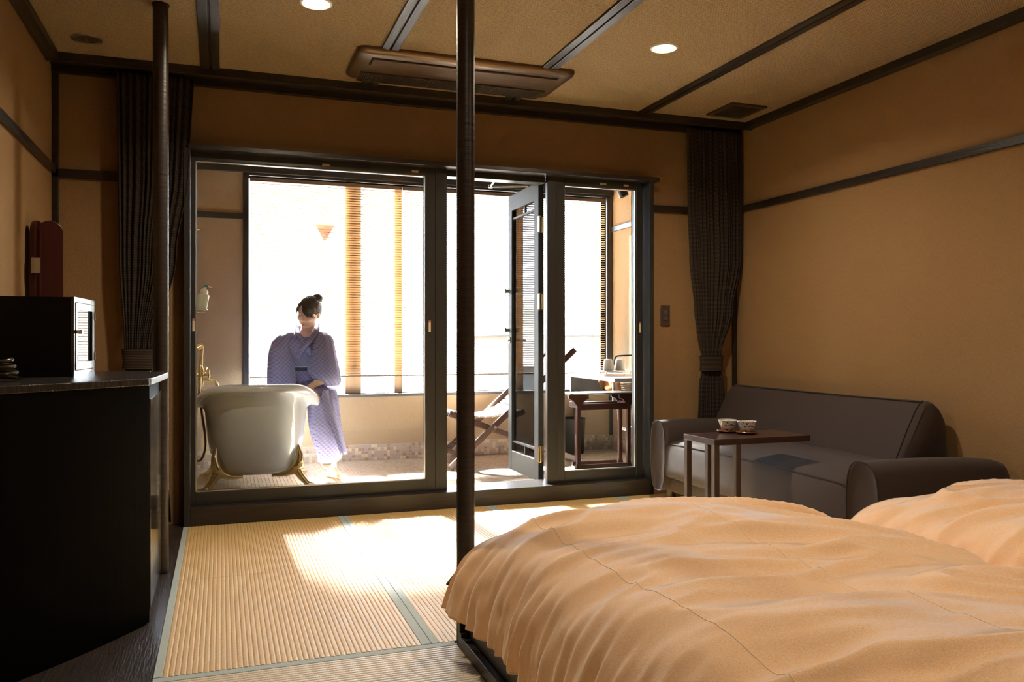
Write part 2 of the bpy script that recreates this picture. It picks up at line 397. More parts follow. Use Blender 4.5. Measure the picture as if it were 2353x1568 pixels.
for x0, x1 in BX:
    n_[0] += 1; mid = (x0+x1)/2; b_ = MB().box((x0, YN, H-.012), (mid-.005, 4.67, H+.005)).box((mid+.005, YN, H-.012), (x1, 4.67, H+.005)).box((mid-.006, YN, H+.0), (mid+.006, 4.67, H+.01))
    b_.build('trim_%d' % n_[0], M['wood_y'], bevel=.002, **st)
trim((XL, 4.67, 2.405), (XR, 4.70, H), 'wood_x')           # curtain box front
trim((XL, 4.70, 2.43), (XR, YB, H), 'wood_x')
trim((XL, 4.835, 2.395), (XR, YB, 2.43), 'wood_x')
trim((3.29, YN, 2.409), (XR, 4.67, H), 'wood_y'); trim((XL, YN, 2.409), (-.77, 4.67, H), 'wood_y')
trim((XR-.02, YN, 1.868), (XR, 4.85, 1.91), 'wood_y'); trim((XL, YN, 1.868), (XL+.02, 4.85, 1.91), 'wood_y')
trim((XL, 4.85, 1.85), (-.17, YB, 1.896), 'wood_x'); trim((2.645, 4.85, 1.85), (XR, YB, 1.896), 'wood_x')
trim((XL, 4.85, 0), (XL+.032, YB, 2.43)); trim((XR-.03, 4.85, 0), (XR, YB, 2.43))
box('baseboard_right', (XR-.012, YN, 0), (XR, 4.85, .06), M['wood_y'], bevel=.002, **st)
box('baseboard_left', (XL, YN, -.004), (XL+.012, 4.85, .06), M['wood_y'], bevel=.002, **st)

# window-wall joinery
trim((-.165, 4.745, 2.03), (2.69, 5.0, 2.055), 'wood_x')       # header shelf
trim((-.187, 4.75, .0), (-.155, 5.0, 2.03), 'frame')           # left jamb
trim((2.618, 4.75, .0), (2.648, 5.0, 2.03), 'frame')           # right jamb
trim((-.155, 4.75, 0), (2.618, 5.0, .097), 'wood_x')           # raised sill
def glazed(n, x0, x1, left=.03, right=.03):
    g = MB(); y0, y1 = 4.83, 4.90; z0, z1, gz0, gz1 = .097, 2.03, .166, 1.985
    g.box((x0, y0, z0), (x0+left, y1, z1)).box((x1-right, y0, z0), (x1, y1, z1)).box((x0+left, y0, z0), (x1-right, y1, gz0)).box((x0+left, y0, gz1), (x1-right, y1, z1))
    f = g.build('window_%d' % n, M['frame'], bevel=.002, **st)
    e = .006
    b = MB(); a0, a1 = x0+left, x1-right
    b.box((a0, y0+.012, gz0), (a0+e, y0+.02, gz1)).box((a1-e, y0+.012, gz0), (a1, y0+.02, gz1)).box((a0, y0+.012, gz0), (a1, y0+.02, gz0+e)).box((a0, y0+.012, gz1-e), (a1, y0+.02, gz1))
    b.build('glazing_bead', M['steel'], f)
    box('pane', (a0, y0+.024, gz0), (a1, y0+.029, gz1), M['glass'], f); return f
f1 = glazed(1, -.155, 1.215, .025, .058); f2 = glazed(2, 2.0, 2.61, .056, .046)
trim((1.215, 4.825, .097), (1.285, 4.97, 2.03), 'frame'); trim((1.935, 4.825, .097), (2.0, 4.86, 2.03), 'frame')
trim((1.285, 4.86, 1.995), (1.935, 4.95, 2.03), 'frame')
def sticker(x, z, w_, h_, f, top=True):
    box('sticker', (x, 4.827, z), (x+w_, 4.8305, z+h_), M['sticker'], f)
    if top: box('sticker_tip', (x, 4.826, z+h_), (x+w_, 4.8305, z+h_+.012), M['red'], f)
sticker(-.146, 1.05, .013, .055, f1); sticker(1.172, 1.05, .013, .055, f1); sticker(2.583, 1.05, .012, .055, f2)
sticker(.548, 2.0, .045, .012, f1, False); sticker(1.07, 1.998, .04, .012, f1, False); sticker(2.30, 2.0, .045, .012, f2, False); sticker(2.47, 2.0, .035, .012, f2, False)

# door 90 degrees open onto the veranda
dr = empty('door_1', (1.97, 4.99, .08)); dr['kind'] = 'structure'
DX0, DX1, DY0, DY1, DZ0, DZ1 = 1.95, 1.988, 5.02, 5.62, .08, 2.03
MB().box((DX0, DY0, DZ0), (DX1, DY0+.075, DZ1)).box((DX0, DY1-.075, DZ0), (DX1, DY1, DZ1)).box((DX0, DY0+.075, 1.92), (DX1, DY1-.075, DZ1)).box((DX0, DY0+.075, DZ0), (DX1, DY1-.075, .215)).build('door_frame', M['doorgrey'], dr, bevel=.003)
box('door_pane', (1.967, DY0+.075, .215), (1.971, DY1-.075, 1.92), M['glass'], dr)
MB().box((DX0+.006, DY0+.075, 1.855), (DX1-.006, DY1-.075, 1.868)).box((1.96, 5.30, 1.868), (1.978, 5.315, 1.92)).build('muntin', M['doorgrey'], dr)
MB().box((DX0+.006, DY0+.075, .275), (DX1-.006, DY1-.075, .288)).box((1.96, 5.30, .215), (1.978, 5.315, .275)).build('muntin', M['doorgrey'], dr)
for z in (.26, 1.25, 1.75):
    h = MB().tube([(1.955, 4.995, z-.055), (1.955, 4.995, z+.055)], .009).box((1.935, 4.965, z-.05), (1.939, 4.995, z+.05)).box((1.953, 5.013, z-.05), (1.985, 5.0185, z+.05))
    h.build('hinge', M['brass'], dr, label='brass butt hinge')
MB().tube([(1.95, 5.585, 1.0), (1.915, 5.585, 1.0), (1.905, 5.57, 1.0), (1.905, 5.48, .995)], .008).lathe([(.0, 0), (.024, 0), (.024, .008), (0, .008)], (1.942, 5.585, 1.0), 20, ax=(1, 0, 0)).build('door_handle', M['steel'], dr, smooth=True, label='steel lever handle')
MB().tube([(1.988, 5.585, 1.0), (2.02, 5.585, 1.0), (2.03, 5.57, 1.0), (2.03, 5.48, .995)], .008).build('door_handle', M['steel'], dr, smooth=True)
for z in (1.07, 1.35):
    MB().lathe([(0, 0), (.014, 0), (.014, .02), (.018, .024), (.018, .036), (0, .036)], (1.95, 5.6, z), 16, ax=(-1, 0, 0)).build('thumb_turn', M['steel'], dr, smooth=True)
MB().tube([(1.97, 5.2, 2.035), (1.72, 5.32, 2.04), (1.66, 5.0, 2.035)], .007, 8).lathe([(0, 0), (.014, 0), (.014, .02), (0, .02)], (1.72, 5.32, 2.03), 12).box((1.62, 4.95, 2.015), (1.70, 5.03, 2.045)).build('door_closer', M['steel'], dr)

# ------------------------------------------------------------------ veranda shell
vf = box('floor_veranda', (VXL-.1, VY0, -.1), (VXR+.1, VY1+.05, -.003), M['grout'], **st)
tb = MB(); P_ = .025; g_ = .0022; nx = int((VXR-VXL)/P_)+1; ny = int((VY1-VY0)/P_)+1
rr = random.Random(3)
for i in range(nx):
    for j in range(ny):
        x0 = VXL+i*P_; y0 = VY0+j*P_; x1 = min(x0+P_-g_, VXR); y1 = min(y0+P_-g_, VY1)
        if x1-x0 < .004 or y1-y0 < .004: continue
        dz = rr.uniform(-.0004, .0004); e = .0012
        tb.add([(x0, y0, -.003), (x1, y0, -.003), (x1, y1, -.003), (x0, y1, -.003), (x0+e, y0+e, dz), (x1-e, y0+e, dz), (x1-e, y1-e, dz), (x0+e, y1-e, dz)],
               [(4, 5, 6, 7), (0, 1, 5, 4), (1, 2, 6, 5), (2, 3, 7, 6), (3, 0, 4, 7)], rr.choice((0, 0, 1, 2)))
def fast(mb, name, mats, parent, kind=None):
    off = wloc(parent); me = bpy.data.meshes.new(name); me.from_pydata([v-off for v in mb.v], [], mb.f)
    for m in mats: me.materials.append(m)
    me.polygons.foreach_set('material_index', mb.m); o = bpy.data.objects.new(name, me); COL.objects.link(o); o.parent = parent
    if kind: o['kind'] = kind
    return o
fast(tb, 'floor_tile', [M['tileA'], M['tileB'], M['tileC']], vf, 'stuff')
vfar = MB().box((VXL-.1, VY1, 0), (VXR+.1, VY1+.12, WZ0)).box((VXL-.1, VY1, WZ1), (VXR+.1, VY1+.12, VH+.1)).box((VXL-.1, VY1, WZ0), (WX0, VY1+.12, WZ1)).box((WX1, VY1, WZ0), (VXR+.1, VY1+.12, WZ1)).build('wall_far', M['vwall'], **st)
vl = box('wall_veranda_left', (VXL-.1, VY0, 0), (VXL, VY1, VH), M['vwall'], **st)
vr = box('wall_veranda_right', (VXR, VY0, 0), (VXR+.1, VY1, VH), M['vwall'], **st)
vn = MB().box((-.3, 4.97, 2.03), (VXR+.1, 5.0, VH+.1)).box((2.648, 4.97, 0), (VXR+.1, 5.0, 2.03)).build('wall_veranda_inner', M['vwall'], **st)
vc = box('ceiling_veranda', (VXL-.1, VY0, VH+.014), (VXR+.1, VY1+.12, VH+.12), M['vceil'], **st)
cb = MB()
for i in range(int((VXR-VXL)/.045)):
    x = VXL+.004+i*.045; cb.box((x, VY0, VH), (x+.038, VY1, VH+.014))
fast(cb, 'ceiling_slat', [M['vceil']], vc, 'stuff')
n_[0] += 1; MB().box((1.395, VY0, VH-.02), (1.425, VY1, VH+.002)).box((1.437, VY0, VH-.02), (1.467, VY1, VH+.002)).build('trim_%d' % n_[0], M['lightwood'], bevel=.002, **st)
trim((VXL, VY1-.045, 2.325), (VXR, VY1, VH), 'frame')
trim((VXL, VY1-.015, 1.955), (.205, VY1, 2.0), 'frame'); trim((VXR-.018, VY0, 1.99), (VXR, VY1, 2.035), 'frame'); trim((3.34, VY1-.015, 1.99), (VXR, VY1, 2.035), 'frame')
trim((VXR-.03, VY1-.03, .13), (VXR, VY1, 2.33), 'frame')
# mosaic skirting, real tiles joined
mo = box('baseboard_far', (VXL, VY1-.006, 0), (VXR, VY1, .135), M['grout'], **st)
mb = MB(); p_ = .0265
mats4 = (0, 0, 1, 2, 2, 3, 3, 0)
for i in range(int((VXR-VXL)/p_)):
    for j in range(5):
        x0 = VXL+i*p_; z0 = .003+j*p_; d_ = rr.uniform(.0015, .0035)
        mb.box((x0, VY1-.006-d_, z0), (x0+p_-.003, VY1-.004, z0+p_-.003), rr.choice(mats4))
fast(mb, 'mosaic_tile', [M['mosA'], M['mosB'], M['mosC'], M['mosD']], mo, 'stuff')
mo2 = box('baseboard_veranda_right', (VXR-.006, VY0, 0), (VXR, VY1-.01, .135), M['grout'], **st)
mb = MB()
for i in range(int((VY1-VY0-.02)/p_)):
    for j in range(5):
        y0 = VY0+i*p_; z0 = .003+j*p_
        mb.box((VXR-.0085, y0, z0), (VXR-.004, y0+p_-.003, z0+p_-.003), rr.choice(mats4))
fast(mb, 'mosaic_tile', [M['mosA'], M['mosB'], M['mosC'], M['mosD']], mo2, 'stuff')
mo3 = box('baseboard_veranda_left', (VXL, VY0, 0), (VXL+.006, VY1-.01, .135), M['grout'], **st)
# big window: dark casing, granite sill, panes, outer posts
bw = MB().box((WX0-.045, VY1-.02, WZ0), (WX0, VY1+.12, WZ1+.02)).box((WX1, VY1-.02, WZ0), (WX1+.03, VY1+.12, WZ1+.02)).box((WX0-.045, VY1-.02, WZ1), (WX1+.03, VY1+.12, WZ1+.03)).build('window_3', M['frame'], bevel=.002, **st)
box('window_sill', (WX0-.045, VY1-.035, WZ0-.025), (WX1+.03, VY1+.12, WZ0), M['granite'], bw, bevel=.003, label='speckled stone sill')
for x0, x1 in ((.975, 1.105), (1.387, 1.452), (2.56, 2.67)):
    box('window_post', (x0, VY1+.06, WZ0), (x1, VY1+.12, WZ1), M['tanpost'], bw, bevel=.003)
for x0, x1 in ((WX0, .975), (1.105, 1.387), (1.452, 2.56), (2.67, WX1)):
    box('pane', (x0, VY1+.088, WZ0), (x1, VY1+.093, WZ1), M['glass'], bw)
tag(MB().add([(.728, 6.950, 1.955), (.893, 6.950, 1.955), (.81, 6.950, 1.81), (.728, 6.956, 1.955), (.893, 6.956, 1.955), (.81, 6.956, 1.81)], [(0, 1, 2), (5, 4, 3), (0, 3, 4, 1), (1, 4, 5, 2), (2, 5, 3, 0)]).build('window_marker', M['red'], bw), 'red downward triangle marker')

# ------------------------------------------------------------------ tatami
def mat_y(x0, x1, y0, y1, edges=(1, 1), n=1):
    """tatami with ribs along Y, cloth edging on its long sides"""
    e0 = .026 if edges[0] else 0; e1 = .033 if edges[1] else 0
    t = empty('tatami_mat', (x0, y0, 0))
    a, b = x0+e0, x1-e1; k = round((b-a)/.0165); p = (b-a)/k; rows = []
    prof = []
    for i in range(k):
        for q, dz in ((0, -.0022), (.10, -.0004), (.3, .0005), (.7, .0005), (.9, -.0004)): prof.append((a+(i+q)*p, dz))
    prof.append((b, -.003))
    vs = [(x, y0+.001, z) for x, z in prof]+[(x, y1-.001, z) for x, z in prof]; K = len(prof)
    m = MB().add(vs, [(i, i+1, K+i+1, K+i) for i in range(K-1)])
    m.add([(a, y0+.001, -.03), (b, y0+.001, -.03), (b, y1-.001, -.03), (a, y1-.001, -.03), (a, y0+.001, -.003), (b, y0+.001, -.003), (b, y1-.001, -.003), (a, y1-.001, -.003)], [(0, 1, 5, 4), (2, 3, 7, 6), (3, 0, 4, 7), (1, 2, 6, 5)])
    fast(m, 'woven_surface', [M['tat_y']], t)
    if e0: box('edging', (x0+.0008, y0+.001, -.03), (a, y1-.001, .001), M['heri'], t, bevel=.0015)
    if e1: box('edging', (b, y0+.001, -.03), (x1-.0008, y1-.001, .001), M['heri'], t, bevel=.0015)
    return t
def mat_x(x0, x1, y0, y1):
    t = empty('tatami_mat', (x0, y0, 0)); b = y1-.036; a = y0; k = round((b-a)/.0165); p = (b-a)/k; prof = []
    for i in range(k):
        for q, dz in ((0, -.0022), (.10, -.0004), (.3, .0005), (.7, .0005), (.9, -.0004)): prof.append((a+(i+q)*p, dz))
    prof.append((b, -.003)); K = len(prof)
    m = MB().add([(x0+.001, y, z) for y, z in prof]+[(x1-.001, y, z) for y, z in prof], [(i, K+i, K+i+1, i+1) for i in range(K-1)])
    fast(m, 'woven_surface', [M['tat_x_sheen']], t)
    box('edging', (x0+.001, b, -.03), (x1-.001, y1-.002, .001), M['heri'], t, bevel=.0015)
    box('core', (x0+.001, y0, -.03), (x1-.001, b, -.004), M['tat_x_sheen'], t)
    return t
TX = [-.19, .655, 1.53, 2.40, XR-.012]
rowlab = [('in the middle row', 2.655, 3.70), ('in the row along the raised window sill', 3.70, 4.75)]
collab = ['leftmost straw tatami mat beside the plank floor, ', 'second straw tatami mat from the left, ', 'third straw tatami mat from the left, ', 'rightmost straw tatami mat under the sofa, ']
for (rl, y0, y1) in rowlab:
    for i in range(4):
        tag(mat_y(TX[i], TX[i+1], y0, y1, (1 if i == 0 else 1, 1)), collab[i]+rl, 'tatami mat', 'tatami mats in two rows by the window')
tag(mat_x(-.19, .731, 1.75, 2.654), 'tatami mat with painted pale sheen and crosswise ribs in the front beside the bed frame', 'tatami mat')
tag(mat_x(-.19, .731, -.1, 1.749), 'tatami mat with crosswise ribs nearest the camera', 'tatami mat')
box('floor_under_beds', (.732, YN, -.03), (XR, 2.65, -.004), M['floorwood'], fl)
box('floor_strip', (-.19, YN, -.03), (.732, -.11, -.004), M['floorwood'], fl)

# ------------------------------------------------------------------ poles
def pole(x, y, r, lab):
    p = empty('round_post', (x, y, 0), lab, 'post')
    MB().lathe([(r, 0), (r, H)], (x, y, 0), 32).build('shaft', M['wood'], p, smooth=True)
    MB().lathe([(r+.004, H-.006), (r+.004, H)], (x, y, 0), 32).build('ceiling_collar', M['rubber'], p, smooth=True)
    return p
pole(-.245, 3.87, .032, 'thick round dark wooden post at the left, beside the black cabinet')
pole(.765, 2.635, .030, 'round dark wooden post in the middle of the room at the bed corner')

# ------------------------------------------------------------------ ceiling fixtures
LAMPW = 3.5
ac = empty('ceiling_air_conditioner', (1.22, 4.3, H), 'long bronze air conditioner cassette set in the woven ceiling', 'air conditioner')
def rrect(x0, y0, x1, y1, r, k=5):
    o = []
    for cx, cy, a0 in ((x1-r, y1-r, 0), (x0+r, y1-r, 90), (x0+r, y0+r, 180), (x1-r, y0+r, 270)):
        for i in range(k+1):
            t = R(a0+90*i/k); o.append((cx+r*math.cos(t), cy+r*math.sin(t)))
    return o
rings = []
for ins, z, rad in ((0, H, .05), (0, H-.012, .05), (.008, H-.024, .046), (.022, H-.031, .036), (.04, H-.034, .022)):
    rings.append([Vector((x, y, z)) for x, y in rrect(.635+ins, 4.065+ins, 1.805-ins, 4.535-ins, rad)])
MB().loft(rings).build('housing', M['bronze'], ac, smooth=True)
MB().box((.72, 4.145, H-.044), (1.72, 4.235, H-.034)).build('air_vane', M['bronze'], ac, bevel=.004)
box('slot_shadow', (.715, 4.138, H-.036), (1.725, 4.242, H-.0335), M['rubber'], ac)
gm = MB()
for i in range(115):
    x = .70+i*.009; gm.box((x, 4.375, H-.041), (x+.0055, 4.505, H-.034))
gm.box((.695, 4.37, H-.037), (1.735, 4.51, H-.0335)).box((.695, 4.368, H-.042), (1.735, 4.376, H-.034)).box((.695, 4.504, H-.042), (1.735, 4.512, H-.034))
gm.build('intake_grille', M['bronzedark'], ac)
box('label_strip', (1.53, 4.352, H-.036), (1.70, 4.360, H-.0335), M['steel'], ac)
def downlight(x, y, lit, lab, power=None):
    d = empty('downlight', (x, y, H), lab, 'ceiling light', 'recessed ceiling downlights')
    MB().lathe([(.054, .004), (.054, -.004), (.060, -.007), (.068, -.005), (.070, .002), (.066, .004)], (x, y, H), 40, closed=True).build('trim_ring', M['white'] if lit else M['steel'], d, smooth=True)
    if lit:
        MB().lathe([(0, -.004), (.052, -.0035), (.052, 0), (0, 0)], (x, y, H), 32).build('diffuser', M['lamp'], d, smooth=True)
        la = bpy.data.lights.new('downlight_beam', 'AREA'); la.shape = 'DISK'; la.size = .10; la.energy = power or LAMPW; la.color = (1, .84, .66); la.spread = R(150)
        lo = bpy.data.objects.new('downlight_beam', la); COL.objects.link(lo); lo.parent = d; lo.location = (0, 0, -.008)
    else:
        MB().lathe([(.053, -.002), (.045, -.0005), (0, -.0002)], (x, y, H), 32).build('reflector', M['bronzedark'], d, smooth=True)
        MB().beam((x, y-.045, H-.003), (x, y+.045, H-.003), .012, .002).build('lamp_bar', M['chrome'], d)
    return d
downlight(.386, 3.63, True, 'lit downlight at the top edge left of the centre post')
downlight(2.072, 3.615, True, 'lit downlight right of the bronze air conditioner')
downlight(-.61, 4.43, False, 'unlit downlight in the left corner above the curtain')
downlight(.75, 1.3, True, 'added unseen fill downlight over the nearer bed', 2.0)  # this and the next are added fill, out of view, to brighten the duvets
downlight(2.072, 1.3, True, 'added unseen fill downlight over the farther bed', 2.0)
vt = empty('ceiling_vent', (3.07, 4.43, H), 'square brown ventilation grille in the ceiling above the right curtain', 'vent')
MB().box((2.93, 4.30, H-.014), (3.19, 4.58, H)).build('cover', M['shade'], vt, bevel=.004)
vm = MB()
for i in range(14): vm.box((2.965+i*.0142, 4.335, H-.017), (2.972+i*.0142, 4.545, H-.013))
vm.build('louvre', M['bronzedark'], vt)

# ------------------------------------------------------------------ curtains
def curtain(name, keys, y, lab, seed, side, flare=True):
    """keys: z, x_left, x_right; pleated cloth gathered by a tie-back"""
    c = empty(name, ((keys[0][1]+keys[0][2])/2, y, 0), lab, 'curtain'); rows = []; rn = random.Random(seed)
    zs = [k[0] for k in keys]; NU = 220; NV = 90; ph = [rn.uniform(-.5, .5) for _ in range(40)]
    z0, z1 = zs[0], zs[-1]
    def at(z):
        for i in range(len(keys)-1):
            a, b = keys[i], keys[i+1]
            if b[0] <= z <= a[0]:
                t = (a[0]-z)/(a[0]-b[0]); t = t*t*(3-2*t) if (i > 0) else t
                return a[1]+(b[1]-a[1])*t, a[2]+(b[2]-a[2])*t, a[3]+(b[3]-a[3])*t
        return keys[-1][1:]
    for v in range(NV+1):
        z = z0+(z1-z0)*v/NV; xl, xr, am = at(z); r = []
        for u in range(NU+1):
            s = u/NU; k = s*15+.6*math.sin(s*9+seed)+ .05*math.sin(z*3+s*20)
            yy = y+am*math.sin(2*math.pi*k)*(.7+.3*math.sin(s*31+seed))
            xx = xl+(xr-xl)*(s+.010*math.sin(4*math.pi*k)) 
            r.append(Vector((xx, yy, z)))
        rows.append(r)
    MB().loft(rows, cap=False, closed=False).build('pleated_cloth', M['curtain'], c, smooth=True, solid=.003, ang=180)
    return c
c1 = curtain('gathered_curtain', [(2.405, -.515, -.135, .022), (1.9, -.505, -.165, .026), (1.45, -.50, -.225, .024), (.95, -.475, -.335, .016), (.86, -.47, -.345, .012), (.75, -.48, -.33, .018), (.03, -.53, -.25, .022)], 4.765, 'dark striped curtain tied back in the left corner behind the round post', 1, 1)
MB().loft([[v for v in ring((-.407, 4.765, z), (1, 0, 0), (0, 1, 0), .078+d, .03+d, 32, 2.5)] for z, d in ((.955, .006), (.93, .004), (.89, .001), (.85, .003), (.845, -.02))], cap=False).build('tie_back', M['curtain'], c1, smooth=True)
c2 = curtain('gathered_curtain', [(2.405, 2.905, 3.315, .022), (1.9, 2.915, 3.325, .026), (1.55, 2.93, 3.325, .026), (1.2, 2.965, 3.26, .022), (.9, 3.015, 3.165, .016), (.82, 3.02, 3.16, .012), (.70, 2.995, 3.185, .018), (.03, 2.96, 3.25, .022)], 4.765, 'dark striped curtain tied back in the right corner behind the sofa', 5, -1)
MB().loft([[v for v in ring((3.09, 4.765, z), (1, 0, 0), (0, 1, 0), .083+d, .03+d, 32, 2.5)] for z, d in ((.895, .004), (.87, .002), (.83, .001), (.795, .004), (.79, -.02))], cap=False).build('tie_back', M['curtain'], c2, smooth=True)
sw = empty('light_switch', (2.797, YB, 1.16), 'brown double switch plate on the wall between the window frame and right curtain', 'switch')
box('plate', (2.763, YB-.009, 1.095), (2.832, YB, 1.231), M['shade'], sw, bevel=.002)
for z in (1.13, 1.172): box('rocker', (2.786, YB-.013, z), (2.810, YB-.008, z+.028), M['switch'], sw, bevel=.001)

# ------------------------------------------------------------------ black cabinet with curved counter
ca = empty('counter_cabinet', (-.5, 3.3, 0), 'black cabinet with a curved front and worktop in the left foreground', 'cabinet')
def bez(p0, p1, p2, n=14): return [((1-t)**2*p0[0]+2*t*(1-t)*p1[0]+t*t*p2[0], (1-t)**2*p0[1]+2*t*(1-t)*p1[1]+t*t*p2[1]) for t in [i/n for i in range(n+1)]]
body = bez((-.81, 2.56), (-.50, 2.78), (-.238, 3.19))+[(-.248, 3.20), (-.248, 3.80), (-.81, 3.80)]
MB().prism(body, 0, .843).build('body', M['blackpanel'], ca, bevel=.002)
top = [(-.825, 2.50)]+bez((-.80, 2.55), (-.50, 2.80), (-.235, 3.11), 16)+bez((-.228, 3.13), (-.208, 3.40), (-.205, 3.70), 8)+bez((-.207, 3.72), (-.215, 3.80), (-.28, 3.81), 5)[:0]+[(-.215, 3.76), (-.285, 3.80), (-.285, 3.90), (-.825, 3.90)]
MB().prism(top, .843, .868).build('worktop', M['counterwood'], ca, bevel=.003)
box('door_panel', (-.248, 3.215, .04), (-.236, 3.76, .79), M['glossblack'], ca, bevel=.002)
# glass-front black box on the counter
gb = empty('glass_front_box', (-.51, 3.347, .868), 'black glass-fronted display box standing on the curved counter', 'display box')
bx0, bx1, by0, by1, bz0, bz1 = -.815, -.505, 3.345, 3.675, .868, 1.157
MB().box((bx0, by0, bz0), (bx1, by0+.012, bz1)).box((bx0, by1-.012, bz0), (bx1, by1, bz1)).box((bx0, by0, bz1-.012), (bx1, by1, bz1)).box((bx0, by0, bz0), (bx1, by1, bz0+.012)).box((bx0, by0, bz0), (bx0+.01, by1, bz1)).build('casing', M['black'], gb, bevel=.001)
fx = bx1+.001
MB().box((fx-.006, by0, bz1-.018), (fx+.004, by1, bz1)).box((fx-.006, by0, bz0), (fx+.004, by1, bz0+.02)).box((fx-.006, by0, bz0+.02), (fx+.004, by0+.018, bz1-.018)).box((fx-.006, by1-.018, bz0+.02), (fx+.004, by1, bz1-.018)).build('front_frame', M['glossblack'], gb)
dg_ = MB().box((fx-.004, by0+.02, bz1-.045), (fx+.006, by1-.02, bz1-.02)).box((fx-.004, by0+.02, bz0+.022), (fx+.006, by1-.02, bz0+.05)).box((fx-.004, by0+.02, bz0+.05), (fx+.006, by0+.045, bz1-.045)).box((fx-.004, by1-.045, bz0+.05), (fx+.006, by1-.02, bz1-.045)).build('door', M['glossblack'], gb, bevel=.001)
box('door_glass', (fx-.001, by0+.045, bz0+.05), (fx+.001, by1-.045, bz1-.045), M['glass'], dg_)
MB().box((fx+.006, by0+.024, 1.024), (fx+.022, by0+.034, 1.036)).box((fx+.018, by0+.02, 1.022), (fx+.026, by0+.05, 1.038)).build('handle', M['chrome'], dg_, bevel=.001)
for z in (.92, 1.08): MB().tube([(fx+.006, by1-.01, z), (fx+.006, by1-.01, z+.03)], .004, 8).build('hinge', M['steel'], gb)
gb.rotation_euler = (0, 0, R(-4.1))
vs_ = empty('slim_bottle', (-.55, 3.43, .88), 'slim white bottle inside the glass-fronted box', 'bottle')
MB().lathe([(.0, 0), (.018, 0), (.018, .05), (.009, .10), (.006, .13), (.006, .14), (0, .14)], (-.55, 3.43, .88), 20).build('bottle_body', M['white'], vs_, smooth=True)
MB().lathe([(.0, 0), (.007, 0), (.007, .014), (0, .018)], (-.55, 3.43, 1.02), 16).build('stopper', M['chrome'], vs_, smooth=True)
# coiled cable at the left edge of the counter
pts = [(-.655+.05*math.cos(a*.5)*(1-.01*a), 3.0+.035*math.sin(a*.5), .877+.0016*a) for a in range(0, 40)]
tag(MB().tube(pts, .006, 8).build('coiled_cable', mat('cable_sheath', (.05, .04, .02), .3), None, smooth=True), 'coiled dark cable lying on the counter at the left edge', 'cable')
# folded dark red mirror
mi = empty('folding_mirror', (-.76, 4.28, 0), 'dark red folded mirror with rounded top behind the cabinet at the left wall', 'mirror')
def arch(w_, z0, z1, n=14):
    r = w_/2; return [(-r, z0), (r, z0)]+[(r*math.cos(R(180*i/n)), z1-r*1.0+r*1.0*math.sin(R(180*i/n))) for i in range(n+1)]
def leaf(c, ang, w_, th, z1, name='leaf'):
    d = Vector((math.cos(ang), math.sin(ang), 0)); nn = Vector((-d.y, d.x, 0)); pr = arch(w_, .02, z1); n = len(pr)
    vs = [Vector(c)+d*x+nn*th/2+UP*z for x, z in pr]+[Vector(c)+d*x-nn*th/2+UP*z for x, z in pr]
    return MB().add(vs, [tuple(range(n)), tuple(range(2*n-1, n-1, -1))]+[(i, n+i, n+(i+1) % n, (i+1) % n) for i in range(n)]).build(name, M['redlac'], mi, bevel=.003)
leaf((-.735, 4.26, 0), R(12), .105, .022, 1.545)
leaf((-.79, 4.27, 0), R(80), .105, .022, 1.545)
leaf((-.765, 4.285, 0), R(76), .105, .018, 1.54)
box('hinge_plate', (-.80, 4.20, 1.30), (-.765, 4.215, 1.37), M['steel'], mi)
MB().box((-.82, 4.2, 0), (-.69, 4.34, .022)).build('foot', M['redlac'], mi, bevel=.003)

# ------------------------------------------------------------------ sofa
sf = empty('sofa', (2.95, 3.66, 0), 'brown upholstered sofa against the right wall', 'sofa')
def arm(y0, y1, zt):
    rings = []
    yc, hw = (y0+y1)/2, (y1-y0)/2
    for x, s, dz in ((2.56, .80, -.03), (2.545, .93, -.012), (2.54, 1.0, 0), (2.60, 1.03, .005), (3.0, 1.03, 0), (3.28, 1.0, -.02), (3.31, .92, -.03)):
        r = []
        for j in range(28):
            t = 2*math.pi*j/28; ct, stn = math.cos(t), math.sin(t); f = (abs(ct)**3.2+abs(stn)**3.2)**(-1/3.2)
            zc = (.075+zt+dz)/2; hz = (zt+dz-.075)/2
            wv = 1.0 if stn > 0 else 1-.10*abs(stn)
            r.append(Vector((x, yc+hw*s*ct*f*wv, zc+hz*(s*.06+.94)*stn*f)))
        rings.append(r)
    a = MB().loft(rings).build('armrest', M['sofa'], sf, smooth=True, ang=180, subd=1)
    pp = rings[2]; MB().tube([v+Vector((.004, 0, 0)) for v in pp], .0035, 6, closed=True).build('piping', M['piping'], a)
    return a
arm(4.43, 4.60, .505); arm(2.70, 2.885, .487)
# seat: puffed cushion
NX, NY = 16, 44; rows = []
for j in range(NY+1):
    y = 2.885+(4.435-2.885)*j/NY; v = j/NY; ed = min(v, 1-v); ey = min(1, ed/.05); r = []
    prof = [(2.60, .165), (2.565, .168), (2.55, .18), (2.547, .24), (2.548, .31), (2.552, .35), (2.560, .372), (2.585, .386), (2.65, .398), (2.75, .408), (2.87, .413), (2.98, .412), (3.08, .41)]
    for x, z in prof:
        puff = .014*math.sin(math.pi*v)*(1 if z > .37 else 0)
        drop = (1-math.sqrt(max(0, 1-(1-ey)**2)))*.02 if z > .33 else 0
        front = .018*math.sin(math.pi*v) if x < 2.6 else 0
        r.append(Vector((x-front, y, z+puff-drop)))
    rows.append(r)
MB().loft(rows, cap=False, closed=False).box((2.62, 2.89, .16), (3.08, 4.43, .36)).build('seat', M['sofa'], sf, smooth=True, ang=60)
MB().tube([rows[j][6]+Vector((-.001, 0, .001)) for j in range(NY+1)], .0035, 6).build('seat_piping', M['piping'], sf)
box('base', (2.60, 2.80, .07), (3.30, 4.50, .17), M['sofa'], sf, bevel=.012)
